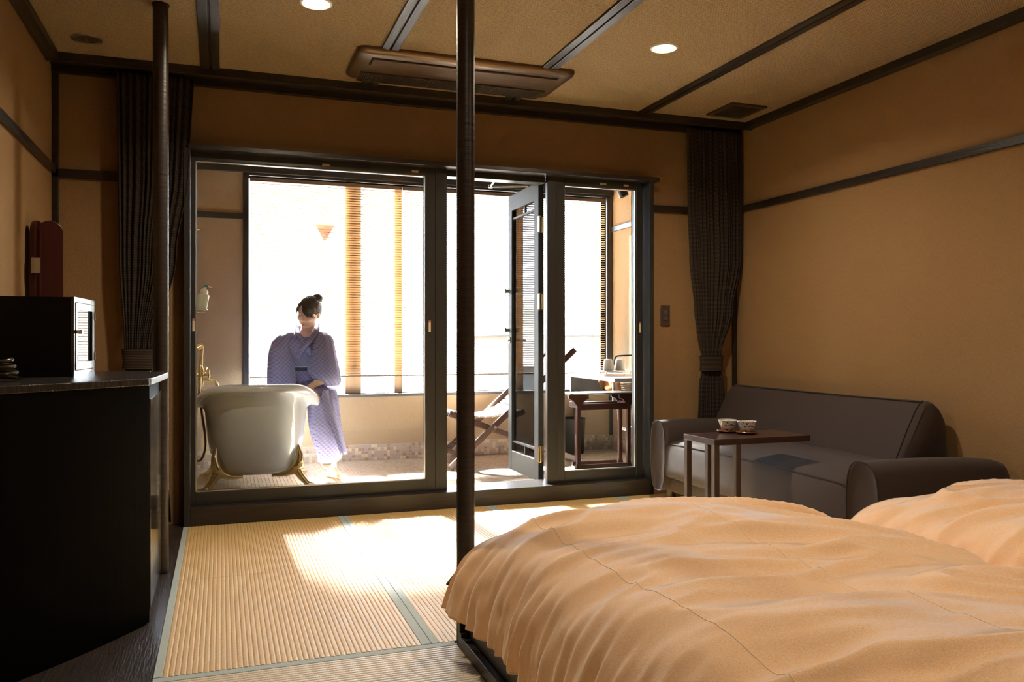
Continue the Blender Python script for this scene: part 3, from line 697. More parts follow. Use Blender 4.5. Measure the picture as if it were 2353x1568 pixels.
# backrest
rings = []
for y, s in ((3.085, .90), (3.10, .97), (3.12, 1), (3.6, 1.0), (4.2, 1.0), (4.66, 1), (4.69, .95)):
    sec = [(3.03, .36), (3.05, .44), (3.11, .56), (3.165, .66), (3.19, .69), (3.215, .705), (3.25, .70), (3.29, .67), (3.325, .61), (3.335, .50), (3.335, .36)]
    if y > 4.4: zoff = -.0
    c = Vector((3.2, 0, .52)); rings.append([Vector((c.x+(x-c.x)*s, y, c.z+(z-c.z)*s+(.004*math.sin(y*3) if z > .5 else 0))) for x, z in sec])
bk = MB().loft(rings).build('backrest', M['sofa'], sf, smooth=True, ang=60, bevel=.0)
MB().tube([rings[2][i]+Vector((-.002, 0, .001)) for i in range(0, 6)], .0032, 6).tube([Vector((3.198, y, .700)) for y in (3.12, 3.6, 4.2, 4.66)], .003, 6).build('piping', M['piping'], bk)
for x, y in ((2.64, 4.52), (2.64, 2.80), (3.22, 4.52), (3.22, 2.80)):
    MB().lathe([(0, 0), (.024, 0), (.034, .08), (0, .08)], (x, y, 0), 16).build('leg', M['wood'], sf)

# ------------------------------------------------------------------ side table and tea cups
tb_ = empty('side_table', (2.3, 3.41, 0), 'narrow dark brown side table with square legs in front of the sofa', 'table')
MB().box((2.14, 3.275, .514), (2.675, 3.545, .542)).build('tabletop', M['tabletop'], tb_, bevel=.0015)
for x, y in ((2.141, 3.276), (2.141, 3.515), (2.258, 3.276), (2.258, 3.515)):
    box('leg', (x, y, .012), (x+.027, y+.027, .514), M['darkbrown'], tb_, bevel=.001)
for y in (3.276, 3.515): box('foot_rail', (2.141, y, 0), (2.60, y+.027, .012), M['darkbrown'], tb_, bevel=.001)
def cup(x, y, lab, clab):
    zt = .542
    co = empty('coaster', (x, y, zt), clab, 'coaster', 'wooden coasters on the side table')
    MB().lathe([(0, 0), (.035, 0), (.050, .006), (.054, .010), (.052, .012), (.034, .004), (0, .004)], (x, y, zt), 32).build('saucer', M['lightwood'] if False else mat('lacquer_coaster', (.22, .08, .03), .25, coat=.5), co, smooth=True)
    c = empty('tea_cup', (x, y, zt+.004), lab, 'cup', 'printed tea cups on the side table')
    z = zt+.0045
    MB().lathe([(0, .002), (.017, .002), (.018, 0), (.020, 0), (.020, .006), (.030, .014), (.038, .028), (.042, .045), (.046, .056), (.0445, .0565), (.040, .045), (.036, .030), (.027, .016), (0, .011)], (x, y, z), 40).build('cup_body', M['china'], c, smooth=True)
    MB().lathe([(0, .040), (.0382, .040)], (x, y, z), 32).build('tea', M['tea'], c)
    MB().lathe([(.0455, .0545), (.0475, .0565), (.046, .0585), (.0435, .057)], (x, y, z), 40, closed=True).build('rim', M['chinawhite'], c, smooth=True)
cup(2.425, 3.452-.02, 'front right blue-printed tea cup on the side table, nearer the camera', 'dark wooden coaster under the front right tea cup')
cup(2.372, 3.505+.03-.02, 'rear left blue-printed tea cup on the side table', 'dark wooden coaster under the rear left tea cup')

# ------------------------------------------------------------------ beds
def duvet(bed, x0, x1, y1, y0, prof, seed, corner=None, seams=()):
    """prof(a): cross section from left hem to right hem -> (x, z)"""
    NA = 230; NB = 260; rows = []
    so_ = Vector((seed*3.7, seed*1.3, 0))
    for j in range(NB+1):
        b = j/NB; r = []
        # distance from the foot hem towards the pillows
        s = b*(y1-y0+.38)
        if s < .22: fy = y1-.02+.02*math.sin(s/.22*1.2); hang = (.22-s)
        else: fy = y1-(s-.22); hang = 0
        for i in range(NA+1):
            a = i/NA; x, z, flat = prof(a)
            d = max(0, y1-fy)
            fall = max(0, 1-d/.30)
            zz = z-.055*fall**2.2*flat-hang*.8*flat
            zz = min(z, zz)
            q = Vector((x*.9, fy*.9+.22*x, 0))+so_
            big = noise.noise(Vector((q.x*1.1, q.y*3.4, seed)))
            mid = noise.noise(Vector((q.x*2.6, q.y*8.5, seed+5)))
            rid = 1-abs(noise.noise(Vector((q.x*1.7+.6*mid, q.y*5.0, seed+9))))*2
            sm = noise.noise(Vector((q.x*9, q.y*26, seed+2)))
            dz = (big*.050+mid*.024+max(0, rid-.45)*.045+sm*.0042)*flat
            # side drape: vertical folds spreading from the edge
            fold = 1-flat
            k = math.sin(fy*46+6*noise.noise(Vector((fy*6, z*3, seed))))*.5+math.sin(fy*97+seed+z*9)*.35+math.sin(fy*21+z*12)*.25+math.sin(fy*163+3*math.sin(fy*9))*.22
            dx = -(.008+.010*max(0, (.40-z)/.3))*k*fold*min(1, max(0, (.43-z)/.12))
            wr = noise.noise(Vector((fy*14, z*16, seed)))*.006*fold
            p = Vector((x+(dx+wr)*(1 if a < .5 else -1), fy, zz+dz))
            if corner: p = corner(p, a, s)
            r.append(p)
        rows.append(r)
    o = MB().loft(rows, cap=False, closed=False).build('duvet', M['duvet'], bed, smooth=True, solid=.006, ang=180)
    for (ia, nm) in seams:
        i = int(ia*NA); MB().tube([rows[j][i]+Vector((0, 0, .0005)) for j in range(0, NB+1)], .0007, 5).build('seam', M['linelight'], o)
    return o
def lerp_path(pts):
    L = [0]
    for i in range(1, len(pts)): L.append(L[-1]+math.dist(pts[i][:2], pts[i-1][:2]))
    def f(a):
        s = a*L[-1]
        for i in range(1, len(pts)):
            if s <= L[i]+1e-9:
                t = (s-L[i-1])/(L[i]-L[i-1]); return tuple(pts[i-1][k]+(pts[i][k]-pts[i-1][k])*t for k in range(3))
        return pts[-1]
    return f
def smoothpath(pts, it=3):
    for _ in range(it):
        n = [pts[0]]
        for i in range(len(pts)-1):
            p, q = pts[i], pts[i+1]
            n.append(tuple(.75*a+.25*b for a, b in zip(p, q))); n.append(tuple(.25*a+.75*b for a, b in zip(p, q)))
        n.append(pts[-1]); pts = n
    return pts
BY0 = .30
b1 = empty('bed', (1.36, 1.6, 0), 'nearer bed with a rumpled peach duvet, its corner at the round post', 'bed', 'twin beds with peach duvets')
MB().box((.732, BY0-.1, 0), (.756, 2.60, .038)).box((.732, 2.575, 0), (2.0, 2.60, .05)).build('base_rail', M['wood_y'], b1, bevel=.002)
box('side_board', (.757, BY0-.1, 0), (.777, 2.59, .225), M['wood_y'], b1, bevel=.002)
box('foot_board', (.757, 2.565, .03), (2.0, 2.59, .225), M['wood_x'], b1, bevel=.002)
box('side_board', (1.98, BY0-.1, 0), (2.0, 2.59, .225), M['wood_y'], b1, bevel=.002)
box('corner_block', (.732, 2.592, 0), (.752, 2.604, .118), M['frame'], b1)
MB().add([(.69, 2.60, .205), (.735, 2.60, .19), (.735, 2.60, .26), (.72, 2.60, .24), (.69, 2.61, .205), (.735, 2.61, .19), (.735, 2.61, .26), (.72, 2.61, .24)], [(0, 1, 2, 3), (7, 6, 5, 4), (0, 4, 5, 1), (1, 5, 6, 2), (2, 6, 7, 3), (3, 7, 4, 0)]).build('corner_bracket', M['wood'], b1)
MB().loft([ring((1.37, 1.4, z), (1, 0, 0), (0, 1, 0), .555, 1.12, 40, 8) for z in (.10, .11, .33, .345)]).build('mattress', M['mattress'], b1, smooth=True)
prof1 = lerp_path(smoothpath([(.728, .118, 0), (.735, .20, 0), (.765, .29, .05), (.82, .365, .45), (.90, .405, .85), (1.05, .432, 1), (1.35, .452, 1), (1.65, .445, 1), (1.88, .415, .95), (1.97, .385, .8), (2.015, .32, .4), (2.03, .25, .1), (2.035, .18, 0)]))
def corner1(p, a, s):
    # the foot corner flares out past the post base
    x, y, z = p
    if y > 2.30 and x < 1.0:
        k = min(1, (y-2.30)/.25)*min(1, max(0, (1.0-x)/.25))
        p = Vector((x-.075*k*max(0, (.42-z)/.3), y, z+.03*k*min(1, (.42-z)/.2)))
    return p
duvet(b1, .7, 2.05, 2.56, BY0, prof1, 1.0, corner1, ((.235, 's'), (.50, 's'), (.79, 's')))
b2 = empty('bed', (2.7, 1.5, 0), 'farther bed at the right wall with a peach duvet', 'bed', 'twin beds with peach duvets')
box('side_board', (2.10, BY0-.1, 0), (2.12, 2.44, .225), M['wood_y'], b2, bevel=.002)
box('foot_board', (2.12, 2.42, 0), (3.30, 2.44, .225), M['wood_x'], b2, bevel=.002)
MB().loft([ring((2.71, 1.35, z), (1, 0, 0), (0, 1, 0), .54, 1.04, 40, 8) for z in (.10, .11, .33, .345)]).build('mattress', M['mattress'], b2, smooth=True)
prof2 = lerp_path(smoothpath([(2.075, .12, 0), (2.08, .22, 0), (2.11, .32, .1), (2.18, .405, .6), (2.30, .452, .9), (2.5, .468, 1), (2.8, .475, 1), (3.1, .465, 1), (3.25, .42, .9), (3.30, .34, .3), (3.315, .2, 0)]))
duvet(b2, 2.05, 3.3, 2.42, BY0, prof2, 4.0, None, ((.30, 's'), (.55, 's')))

# ------------------------------------------------------------------ blinds
def blind(x0, x1, lab, cords):
    b = empty('venetian_blind', ((x0+x1)/2, VY1+.01, WZ1), lab, 'blind', 'venetian blinds in the veranda window')
    box('head_rail', (x0, VY1-.012, WZ1-.042), (x1, VY1+.014, WZ1-.012), M['blind'], b, bevel=.002)
    p = .0203; n = int((WZ1-.05-.70)/p); me = None
    for i in range(n):
        z = WZ1-.058-i*p
        if me is None:
            yy = [-.0098, -.0033, .0033, .0098]; zz = [.0025, .0018, -.0001, -.0028]
            m = MB().add([(x0+.004, VY1+.001+y, z+q) for y, q in zip(yy, zz)]+[(x1-.004, VY1+.001+y, z+q) for y, q in zip(yy, zz)]+[(x0+.004, VY1+.001+y, z+q-.0007) for y, q in zip(yy, zz)]+[(x1-.004, VY1+.001+y, z+q-.0007) for y, q in zip(yy, zz)],
                         [(0, 4, 5, 1), (1, 5, 6, 2), (2, 6, 7, 3), (8, 9, 13, 12), (9, 10, 14, 13), (10, 11, 15, 14), (0, 8, 12, 4), (3, 7, 15, 11)])
            o = m.build('slat', M['blind'], b); me = o
        else:
            o = me.copy(); COL.objects.link(o); o.parent = b; o.location = (0, 0, -i*p)
    zb = WZ1-.058-n*p
    box('bottom_rail', (x0, VY1-.008, zb-.006), (x1, VY1+.010, zb+.006), M['blind'], b, bevel=.002)
    for c in cords:
        MB().tube([(c, VY1-.0115, WZ1-.04), (c, VY1-.0115, zb)], .0011, 6, cap=False).build('ladder_cord', M['cord'], b)
    MB().tube([(x0+.07, VY1-.018, WZ1-.04), (x0+.07, VY1-.018, 1.5)], .002, 6).build('tilt_wand', M['cord'], b)
    return b
blind(WX0+.006, 1.437, 'left tan venetian blind behind the seated woman', (.30, .62, .93, 1.26))
blind(1.443, WX1-.006, 'right tan venetian blind behind the open door and deck chair', (1.56, 2.0, 2.45, 2.9, 3.2))

# ------------------------------------------------------------------ bathtub
TCX, TCY = .232, 6.06
tub = empty('clawfoot_bathtub', (TCX, TCY, 0), 'white freestanding slipper bathtub on brass claw feet', 'bathtub')
NT = 96
def sst(a, b, x):
    x = min(1, max(0, (x-a)/(b-a))); return x*x*(3-2*x)
def rimz(t): return .595+.125*sst(.25, .92, -math.sin(t))
rings = []
prof = [(.01, .098), (.45, .100), (.60, .108), (.70, .125), (.765, .155), (.80, .20), (.845, .30), (.89, .42), (.925, .55), (.95, .75), (.965, .87)]
roll = [(.004, -.075), (.014, -.056), (.032, -.046), (.052, -.048), (.070, -.054), (.084, -.052), (.092, -.040), (.094, -.026), (.088, -.012), (.072, -.002), (.050, 0), (.024, -.003), (.002, -.012), (-.014, -.030), (-.020, -.06)]
inner = [(.89, .75), (.86, .50), (.81, .30), (.72, .18), (.5, .145), (.01, .14)]
def tubpt(t, s, hf=None, o=0, dz=0):
    zt = rimz(t); ct, stn = math.cos(t), math.sin(t); f = (abs(ct)**2.6+abs(stn)**2.6)**(-1/2.6)
    if hf is None: z = zt+dz
    else: z = .098+(zt-.05-.098)*((hf-.098)/.902)
    lean = .05*max(0, -stn)*sst(.2, 1, (z-.1)/.6)
    n2 = Vector((ct/.33, stn/.50)); n2.normalize()
    return Vector((TCX+.345*s*ct*f+n2.x*o, TCY+.53*s*stn*f-lean+n2.y*o, z))
TT = [2*math.pi*j/NT for j in range(NT)]
for s, h_ in prof: rings.append([tubpt(t, s, h_) for t in TT])
for o, dz in roll: rings.append([tubpt(t, .965, None, o, dz) for t in TT])
for s, h_ in inner: rings.append([tubpt(t, s, h_) for t in TT])
MB().loft(rings).build('tub', M['enamel'], tub, smooth=True, ang=180)
for sx in (-1, 1):
    for yy, sy in ((5.74, -1), (6.36, 1)):
        bx_ = TCX+sx*.235; d = Vector((sx*.94, sy*.28, 0)).normalized()
        def q(o, z, l=0): return Vector((bx_, yy, 0))+d*o+UP*z+Vector((-d.y, d.x, 0))*l
        c = MB()
        c.tube([q(-.15, .093), q(-.08, .098), q(-.02, .12), q(.015, .155), q(.03, .19), q(.035, .235), q(.028, .27), q(.025, .30)], [.008, .018, .032, .036, .032, .024, .014, .005], 14)
        c.tube([q(.0, .16), q(.025, .115), q(.055, .07), q(.085, .035), q(.105, .022)], [.034, .030, .023, .021, .023], 14)
        c.ell(q(.105, .022), (.028, .028, .022), 14, 10); c.ell(q(.045, .17), (.018, .018, .03), 12, 8)
        for l in (-.019, 0, .019): c.tube([q(.10, .024, l), q(.128, .026, l*1.3), q(.147, .010, l*1.4)], [.012, .011, .006], 8)
        for k_ in range(4): c.ell(q(-.14+.03*k_, .083, 0), (.007, .007, .008), 8, 6)
        remeshed(c, 'claw_foot', M['brass'], tub, .0045, 3)

# wall mixer tap, hose, soap
tap = empty('bath_mixer_tap', (VXL, 6.1, .74), 'polished brass bath mixer with hand shower at the left veranda wall', 'tap')
MB().tube([(VXL, 6.1, .75), (-.135, 6.1, .745)], .016, 16).lathe([(0, 0), (.03, 0), (.03, .006), (0, .006)], (VXL, 6.1, .75), 20, ax=(1, 0, 0)).tube([(-.132, 6.1, .66), (-.132, 6.1, .70), (-.132, 6.1, .80), (-.132, 6.1, .83)], [.010, .020, .020, .011], 16).tube([(-.132, 6.1, .75), (-.085, 6.1, .755)], .012, 12).build('mixer_body', M['brass'], tap, smooth=True)
MB().tube([(-.13, 6.1, .725), (-.07, 6.1, .722), (-.045, 6.1, .716), (-.028, 6.1, .70), (-.025, 6.1, .68)], [.012, .011, .011, .011, .012], 14).build('spout', M['brass'], tap, smooth=True)
k = MB()
for a in range(5):
    t = 2*math.pi*a/5; k.tube([(-.078, 6.1, .757), (-.078, 6.1+.028*math.cos(t), .757+.028*math.sin(t))], [.008, .006], 8).ell((-.078, 6.1+.03*math.cos(t), .757+.03*math.sin(t)), (.008, .008, .008), 8, 6)
k.build('cross_handle', M['brass'], tap, smooth=True)
MB().tube([(-.105, 6.1, .775), (-.095, 6.1, .80), (-.09, 6.1, .815)], [.008, .008, .010], 8).build('diverter', M['brass'], tap, smooth=True)
MB().tube([(-.132, 6.1, .83), (-.128, 6.1, .87), (-.124, 6.1, .93), (-.122, 6.1, .955)], [.014, .011, .011, .013], 12).tube([(-.115, 6.1, .965), (-.15, 6.1, .945)], [.016, .026], 16).build('hand_shower', M['brass'], tap, smooth=True)
hp = [(-.137, 6.1, .66), (-.134, 6.1, .60), (-.125, 6.105, .50), (-.110, 6.11, .40), (-.098, 6.11, .30), (-.105, 6.11, .22), (-.13, 6.12, .165), (-.16, 6.12, .16), (-.18, 6.12, .25), (-.175, 6.12, .42), (-.15, 6.11, .60), (-.135, 6.1, .68)]
MB().tube(smoothpath(hp, 2), .0075, 8).build('hose', M['hose'], tap, smooth=True)
hk = empty('wall_hook', (VXL, 6.1, 1.766), 'small brass hook high on the left veranda wall', 'hook')
MB().tube([(VXL, 6.1, 1.765), (-.15, 6.1, 1.765), (-.135, 6.1, 1.765)], [.012, .012, .007], 12).tube([(-.14, 6.1, 1.765), (-.118, 6.1, 1.76)], [.004, .006], 10).build('hook', M['brass'], hk, smooth=True)
so2 = empty('soap_dispenser', (-.145, 6.1, 1.2), 'white and pale green pump bottle in a wall holder above the bath mixer', 'soap bottle')
rot = Euler((0, R(10), 0)).to_matrix()
def sb(x, z): return Vector((-.13, 6.1, 1.21))+rot @ Vector((x, 0, z))
MB().loft([ring(sb(0, z), rot @ Vector((1, 0, 0)), (0, 1, 0), a, b, 24, 4) for z, a, b in ((0, .034, .022), (.004, .038, .025), (.10, .038, .025), (.11, .034, .022))]).build('bottle', M['soap'], so2, smooth=True)
MB().lathe([(.0, .11), (.026, .11), (.028, .125), (.022, .14), (.008, .148), (.006, .16), (0, .16)], sb(0, 0), 20, ax=rot @ UP).build('shoulder', M['white'], so2, smooth=True)
MB().tube([sb(0, .158), sb(0, .166)], .013, 14).tube([sb(-.005, .168), sb(.018, .168)], .008, 10).build('pump_head', M['green'], so2, smooth=True)
MB().tube([sb(.018, .168), sb(.045, .165)], .005, 10).build('nozzle', M['white'], so2, smooth=True)
MB().box((VXL, 6.07, 1.185), (-.165, 6.13, 1.20)).tube([(VXL, 6.07, 1.215), (-.09, 6.065, 1.21), (-.085, 6.1, 1.21), (-.09, 6.135, 1.21), (VXL, 6.13, 1.215)], .003, 8).tube([(VXL, 6.08, 1.19), (-.10, 6.075, 1.192), (-.10, 6.125, 1.192), (VXL, 6.12, 1.19)], .003, 8).build('wire_holder', M['chrome'], so2)

# ------------------------------------------------------------------ deck chair
dc = empty('deck_chair', (2.2, 6.4, 0), 'folding deck chair with dark wooden rails and pale slats behind the open door', 'deck chair')
PA = [(1.66, .015), (2.70, .925)]; PB = [(1.66, .435), (2.77, .015)]
for nm, y in (('near', 6.14), ('far', 6.60)):
    s = 0.0
    MB().beam((PA[0][0], y, PA[0][1]), (PA[1][0], y, PA[1][1]), .022, .048).build('back_rail', M['chairwood'], dc, bevel=.003)
    yb = y+.026 if nm == 'near' else y-.026
    MB().beam((PB[0][0], yb, PB[0][1]), (PB[1][0], yb, PB[1][1]), .022, .044).build('seat_rail', M['chairwood'], dc, bevel=.003)
    MB().lathe([(0, 0), (.010, 0), (.010, .006), (0, .006)], (2.02, y-.012 if nm == 'near' else y+.018, .32), 16, ax=(0, -1, 0)).build('pivot_bolt', M['steel'], dc)
for (x, z, ya, yb) in ((1.68, .43, 6.14, 6.60), (2.66, .89, 6.14, 6.60), (2.72, .03, 6.17, 6.57), (1.76, .10, 6.14, 6.60), (1.82, .16, 6.14, 6.60)):
    MB().beam((x, ya, z), (x, yb, z), .035, .022).build('cross_bar', M['chairwood'], dc, bevel=.002)
sp_ = smoothpath([(1.70, .45, 0), (1.86, .40, 0), (2.02, .395, 0), (2.16, .44, 0), (2.30, .56, 0), (2.45, .70, 0), (2.66, .905, 0)], 3)
L = [0]
for i in range(1, len(sp_)): L.append(L[-1]+math.dist(sp_[i], sp_[i-1]))
N = 22; me0 = None
for kk in range(N):
    s = (kk+.5)/N*L[-1]; i = next(i for i in range(1, len(L)) if L[i] >= s); t = (s-L[i-1])/(L[i]-L[i-1])
    p, q = sp_[i-1], sp_[i]; x = p[0]+(q[0]-p[0])*t; z = p[1]+(q[1]-p[1])*t; d = Vector((q[0]-p[0], 0, q[1]-p[1])).normalized(); hw = L[-1]/N*.40
    MB().beam(Vector((x, 6.37, z))-d*hw, Vector((x, 6.37, z))+d*hw, .38, .010, Vector((-d.z, 0, d.x))).build('slat', M['slatwhite'], dc, bevel=.002)
for y in (6.20, 6.54): MB().tube([(p[0], y, p[1]-.008) for p in sp_], .003, 6).build('sling_cord', M['cord'], dc)

# ------------------------------------------------------------------ wooden rack with metal top
rk = empty('wooden_stand', (2.67, 5.63, 0), 'red-brown wooden stand with T-shaped ends and a metal-edged top beside the wash counter', 'stand')
for y in (5.55, 5.71):
    for x in ((2.47, 2.878) if y < 5.6 else (2.53, 2.89)):
        hx = .014
        sec = [(x-hx, 0.0), (x-hx-.008, 0), (x-hx-.008, .06), (x-hx, .10), (x-hx, .515), (x-.045, .555), (x-.078, .57), (x-.080, .598), (x+.080, .598), (x+.078, .57), (x+.045, .555), (x+hx, .515), (x+hx, .10), (x+hx+.008, .06), (x+hx+.008, 0)]
        n = len(sec); vs = [(a, y-.013, b) for a, b in sec]+[(a, y+.013, b) for a, b in sec]
        MB().add(vs, [tuple(range(n)), tuple(range(2*n-1, n-1, -1))]+[(i, n+i, n+(i+1) % n, (i+1) % n) for i in range(n)]).build('leg', M['redwood'], rk, bevel=.002)
    box('stretcher', (2.484, y-.010, .485), (2.864, y+.010, .532), M['redwood'], rk, bevel=.002)
    box('low_stretcher', (2.49, y-.010, .055), (2.86, y+.010, .085), M['redwood'], rk, bevel=.002)
for x in (2.47, 2.878): box('side_rail', (x-.012, 5.563, .50), (x+.012, 5.697, .54), M['redwood'], rk, bevel=.002)
MB().loft([[Vector((x, y, z)) for x, y in rrect(2.40, 5.53, 2.955, 5.735, .05)] for z in (.599, .611)]).build('metal_top', M['steel'], rk, smooth=True, bevel=.002)

# ------------------------------------------------------------------ wash counter
wc = empty('wash_counter', (3.1, 6.3, .7), 'pale stone wash counter on the right veranda wall', 'counter')
def slabm(name, poly, z0, z1, m, par, **k): return MB().prism(poly, z0, z1).build(name, m, par, **k)
top_ = [(2.865, 5.75), (3.385, 5.75), (3.385, 6.845), (2.945, 6.845)]
# top with a round opening for the basin
cc = (3.13, 6.22); rb = .175; N = 48; cm = MB(); outer = []
def edgept(t):
    d = Vector((math.cos(t), math.sin(t))); best = 9
    for i in range(4):
        p, q = Vector(top_[i]), Vector(top_[(i+1) % 4]); e = q-p; den = d.x*e.y-d.y*e.x
        if abs(den) < 1e-9: continue
        w0 = p-Vector(cc); s = (w0.x*e.y-w0.y*e.x)/den; u = (w0.x*d.y-w0.y*d.x)/den
        if s > 0 and -1e-6 <= u <= 1+1e-6: best = min(best, s)
    return Vector(cc)+d*best
angs = sorted([2*math.pi*i/N for i in range(N)]+[math.atan2(p[1]-cc[1], p[0]-cc[0]) % (2*math.pi) for p in top_])
inn = [(cc[0]+rb*math.cos(t), cc[1]+rb*math.sin(t)) for t in angs]; out = [tuple(edgept(t)) for t in angs]; K = len(angs)
cm.loft([[Vector((*p, .675)) for p in inn], [Vector((*p, .705)) for p in inn], [Vector((*p, .705)) for p in out], [Vector((*p, .675)) for p in out], [Vector((*p, .675)) for p in inn]], cap=False)
cm.build('countertop', M['pale_stone'], wc)
MB().box((2.955, 6.80, .54), (3.385, 6.835, .675)).box((3.36, 5.76, .54), (3.385, 6.80, .675)).build('apron', M['granite'], wc)
box('post', (2.872, 5.79, .485), (2.892, 5.81, .675), M['steel'], wc)
box('lower_shelf', (2.865, 5.76, .470), (3.385, 6.30, .490), M['pale_stone'], wc, bevel=.002)
box('leg', (2.97, 6.74, 0), (3.0, 6.77, .545), M['frame'], wc)
box('leg', (3.355, 5.78, 0), (3.38, 5.81, .47), M['frame'], wc)
bs = MB().lathe([(.185, .709), (.188, .706), (.176, .704), (.168, .66), (.145, .60), (.10, .555), (.03, .54), (0, .54), (0, .545), (.03, .545), (.098, .56), (.141, .603), (.164, .66), (.172, .705)], (*cc, 0), 48).build('copper_basin', M['copper'], wc, smooth=True, label='round copper basin')
MB().tube(smoothpath([(cc[0], cc[1], .54), (cc[0], cc[1], .34), (cc[0]+.01, cc[1]-.02, .27), (cc[0]+.06, cc[1]-.06, .25), (cc[0]+.11, cc[1]-.08, .29), (cc[0]+.12, cc[1]-.09, .38), (cc[0]+.16, cc[1]-.09, .42), (3.385, cc[1]-.09, .42)], 2), .014, 12).build('waste_pipe', M['chrome'], wc, smooth=True)
tr = empty('cup_tray', (3.2, 6.35, .705), 'small tray with feet carrying cups at the back of the wash counter', 'tray')
MB().loft([[Vector((x, y, z)) for x, y in rrect(3.10, 6.40, 3.37, 6.56, .03)] for z in (.728, .738)]).build('tray_plate', M['steel'], tr, bevel=.001)
for x, y in ((3.12, 6.42), (3.35, 6.42), (3.12, 6.54), (3.35, 6.54)): MB().lathe([(0, .706), (.006, .706), (.006, .728), (0, .728)], (x, y, 0), 10).build('foot', M['steel'], tr)
for x, lb in ((3.165, 'white upturned cup on the tray beside the window'), (3.275, 'white upturned cup on the tray, half hidden by the window frame')):
    g = empty('upturned_cup', (x, 6.48, .738), lb, 'cup', 'white cups on the tray')
    MB().lathe([(.044, 0), (.046, .004), (.041, .06), (.036, .088), (.030, .096), (0, .098)], (x, 6.48, .7385), 32).build('cup_body', M['white'], g, smooth=True)
tr2 = empty('towel_bar', (3.2, 6.3, .85), 'black bent towel bar on the right veranda wall above the cups', 'towel bar')
MB().tube(smoothpath([(3.165, 6.36, .79), (3.165, 6.36, .83), (3.175, 6.355, .862), (3.21, 6.34, .868), (3.385, 6.28, .872)], 2), .007, 10).build('bar', M['rubber'], tr2, smooth=True)
bk2 = empty('wicker_basket', (3.13, 5.95, .49), 'tall woven wicker basket on the lower shelf of the wash counter', 'basket')
bm_ = MB(); BCX, BCY = 3.125, 5.93
for i in range(11):
    z = .498+i*.0155; rd = .072+.032*i/10; n = 26
    pts = [Vector((BCX+(rd+.003*(-1)**(j+i))*math.cos(2*math.pi*j/n), BCY+(rd+.003*(-1)**(j+i))*math.sin(2*math.pi*j/n), z)) for j in range(n)]
    bm_.tube(pts, .0058, 6, closed=True)
bm_.lathe([(0, .4905), (.07, .4905), (.07, .496), (0, .496)], (BCX, BCY, 0), 24)
bm_.build('weave', M['wicker'], bk2, kind=None)
sm_ = MB()
for j in range(26):
    t = 2*math.pi*j/26; sm_.tube([(BCX+.071*math.cos(t), BCY+.071*math.sin(t), .493), (BCX+.103*math.cos(t), BCY+.103*math.sin(t), .66)], .0025, 5)
sm_.build('stakes', M['wicker'], bk2)
MB().tube([(BCX+.108*math.cos(2*math.pi*j/32), BCY+.108*math.sin(2*math.pi*j/32), .668) for j in range(32)], .009, 8, closed=True).build('rim', M['slatwhite'], bk2, smooth=True)
bn = empty('waste_bin', (2.93, 6.72, 0), 'black cylindrical waste bin under the wash counter', 'bin')
MB().lathe([(0, .0), (.100, 0), (.104, .01), (.116, .30), (.120, .305), (.120, .312), (.112, .312), (.10, .015), (0, .012)], (2.93, 6.72, 0), 40).build('bin_body', M['rubber'], bn, smooth=True)
# spotlight on the veranda ceiling
spt = empty('spotlight', (3.17, 6.2, VH), 'black cylindrical spotlight on the veranda ceiling', 'spotlight')
ax_ = Vector((.28, -.1, -.85)).normalized(); c0 = Vector((3.13, 6.2, 2.315))
MB().lathe([(0, 0), (.040, 0), (.042, .004), (.042, .125), (.038, .127), (.034, .11), (0, .108)], c0, 28, ax=ax_).build('lamp_head', M['frame'], spt, smooth=True)
MB().tube([(3.14, 6.2, 2.30), (3.17, 6.2, 2.38), (3.17, 6.2, VH)], .007, 8).lathe([(0, 0), (.045, 0), (.045, .02), (0, .02)], (3.17, 6.2, VH-.02), 20).build('mount', M['frame'], spt)

# ------------------------------------------------------------------ outside
tag(box('ground', (-90, 10, -6.2), (140, 190, -6), M['paleground']), kind='structure')
def house(x, y, w_, d_, h_, rh, lab):
    e = empty('house', (x, y, -6), lab, 'house', 'houses beyond the window')
    MB().box((x-w_/2, y-d_/2, -6), (x+w_/2, y+d_/2, -6+h_)).build('wall', M['plaster'], e)
    o = .5; z = -6+h_
    MB().add([(x-w_/2-o, y-d_/2-o, z), (x+w_/2+o, y-d_/2-o, z), (x+w_/2+o, y+d_/2+o, z), (x-w_/2-o, y+d_/2+o, z), (x-w_/2-o, y, z+rh), (x+w_/2+o, y, z+rh)], [(0, 1, 5, 4), (2, 3, 4, 5), (0, 4, 3), (1, 2, 5), (3, 2, 1, 0)]).build('roof', M['rooft'], e)
    for i in range(3):
        f = MB().box((x-w_/2+.8+i*w_/3, y-d_/2-.05, -6+h_*.55), (x-w_/2+2.0+i*w_/3, y-d_/2+.02, -6+h_*.8)).build('window', M['glossblack'], e)
for (x, y, w_, d_, h_, rh, lb) in ((3, 30, 9, 7, 5.2, 1.8, 'pale house seen through the blinds straight behind the woman'), (17, 36, 10, 8, 7.2, 2.2, 'taller pale house seen through the blinds right of the woman'), (31, 34, 9, 7, 6.2, 2.0, 'pale house seen through the blinds behind the open door'), (-9, 34, 8, 8, 6.0, 2.0, 'pale house seen through the blinds left of the woman')):
    house(x, y, w_, d_, h_, rh, lb)
hb = []
for j in range(2):
    for i in range(61): pass
rows = []
for j in range(13):
    r = []
    for i in range(61):
        x = -80+i*4; v = j/12; y = 75+v*34
        h_ = (14+5*noise.noise(Vector((x*.02, 3, 0)))+.03*max(0, x))*(v*1.2 if v < .8 else .96+.2*(v-.8))
        r.append(Vector((x, y, -6.1+h_+noise.noise(Vector((x*.2, y*.2, 0)))*.7*v)))
    rows.append(r)
MB().loft(rows, cap=False, closed=False).build('hills', M['hill'], None, smooth=True, kind='structure')

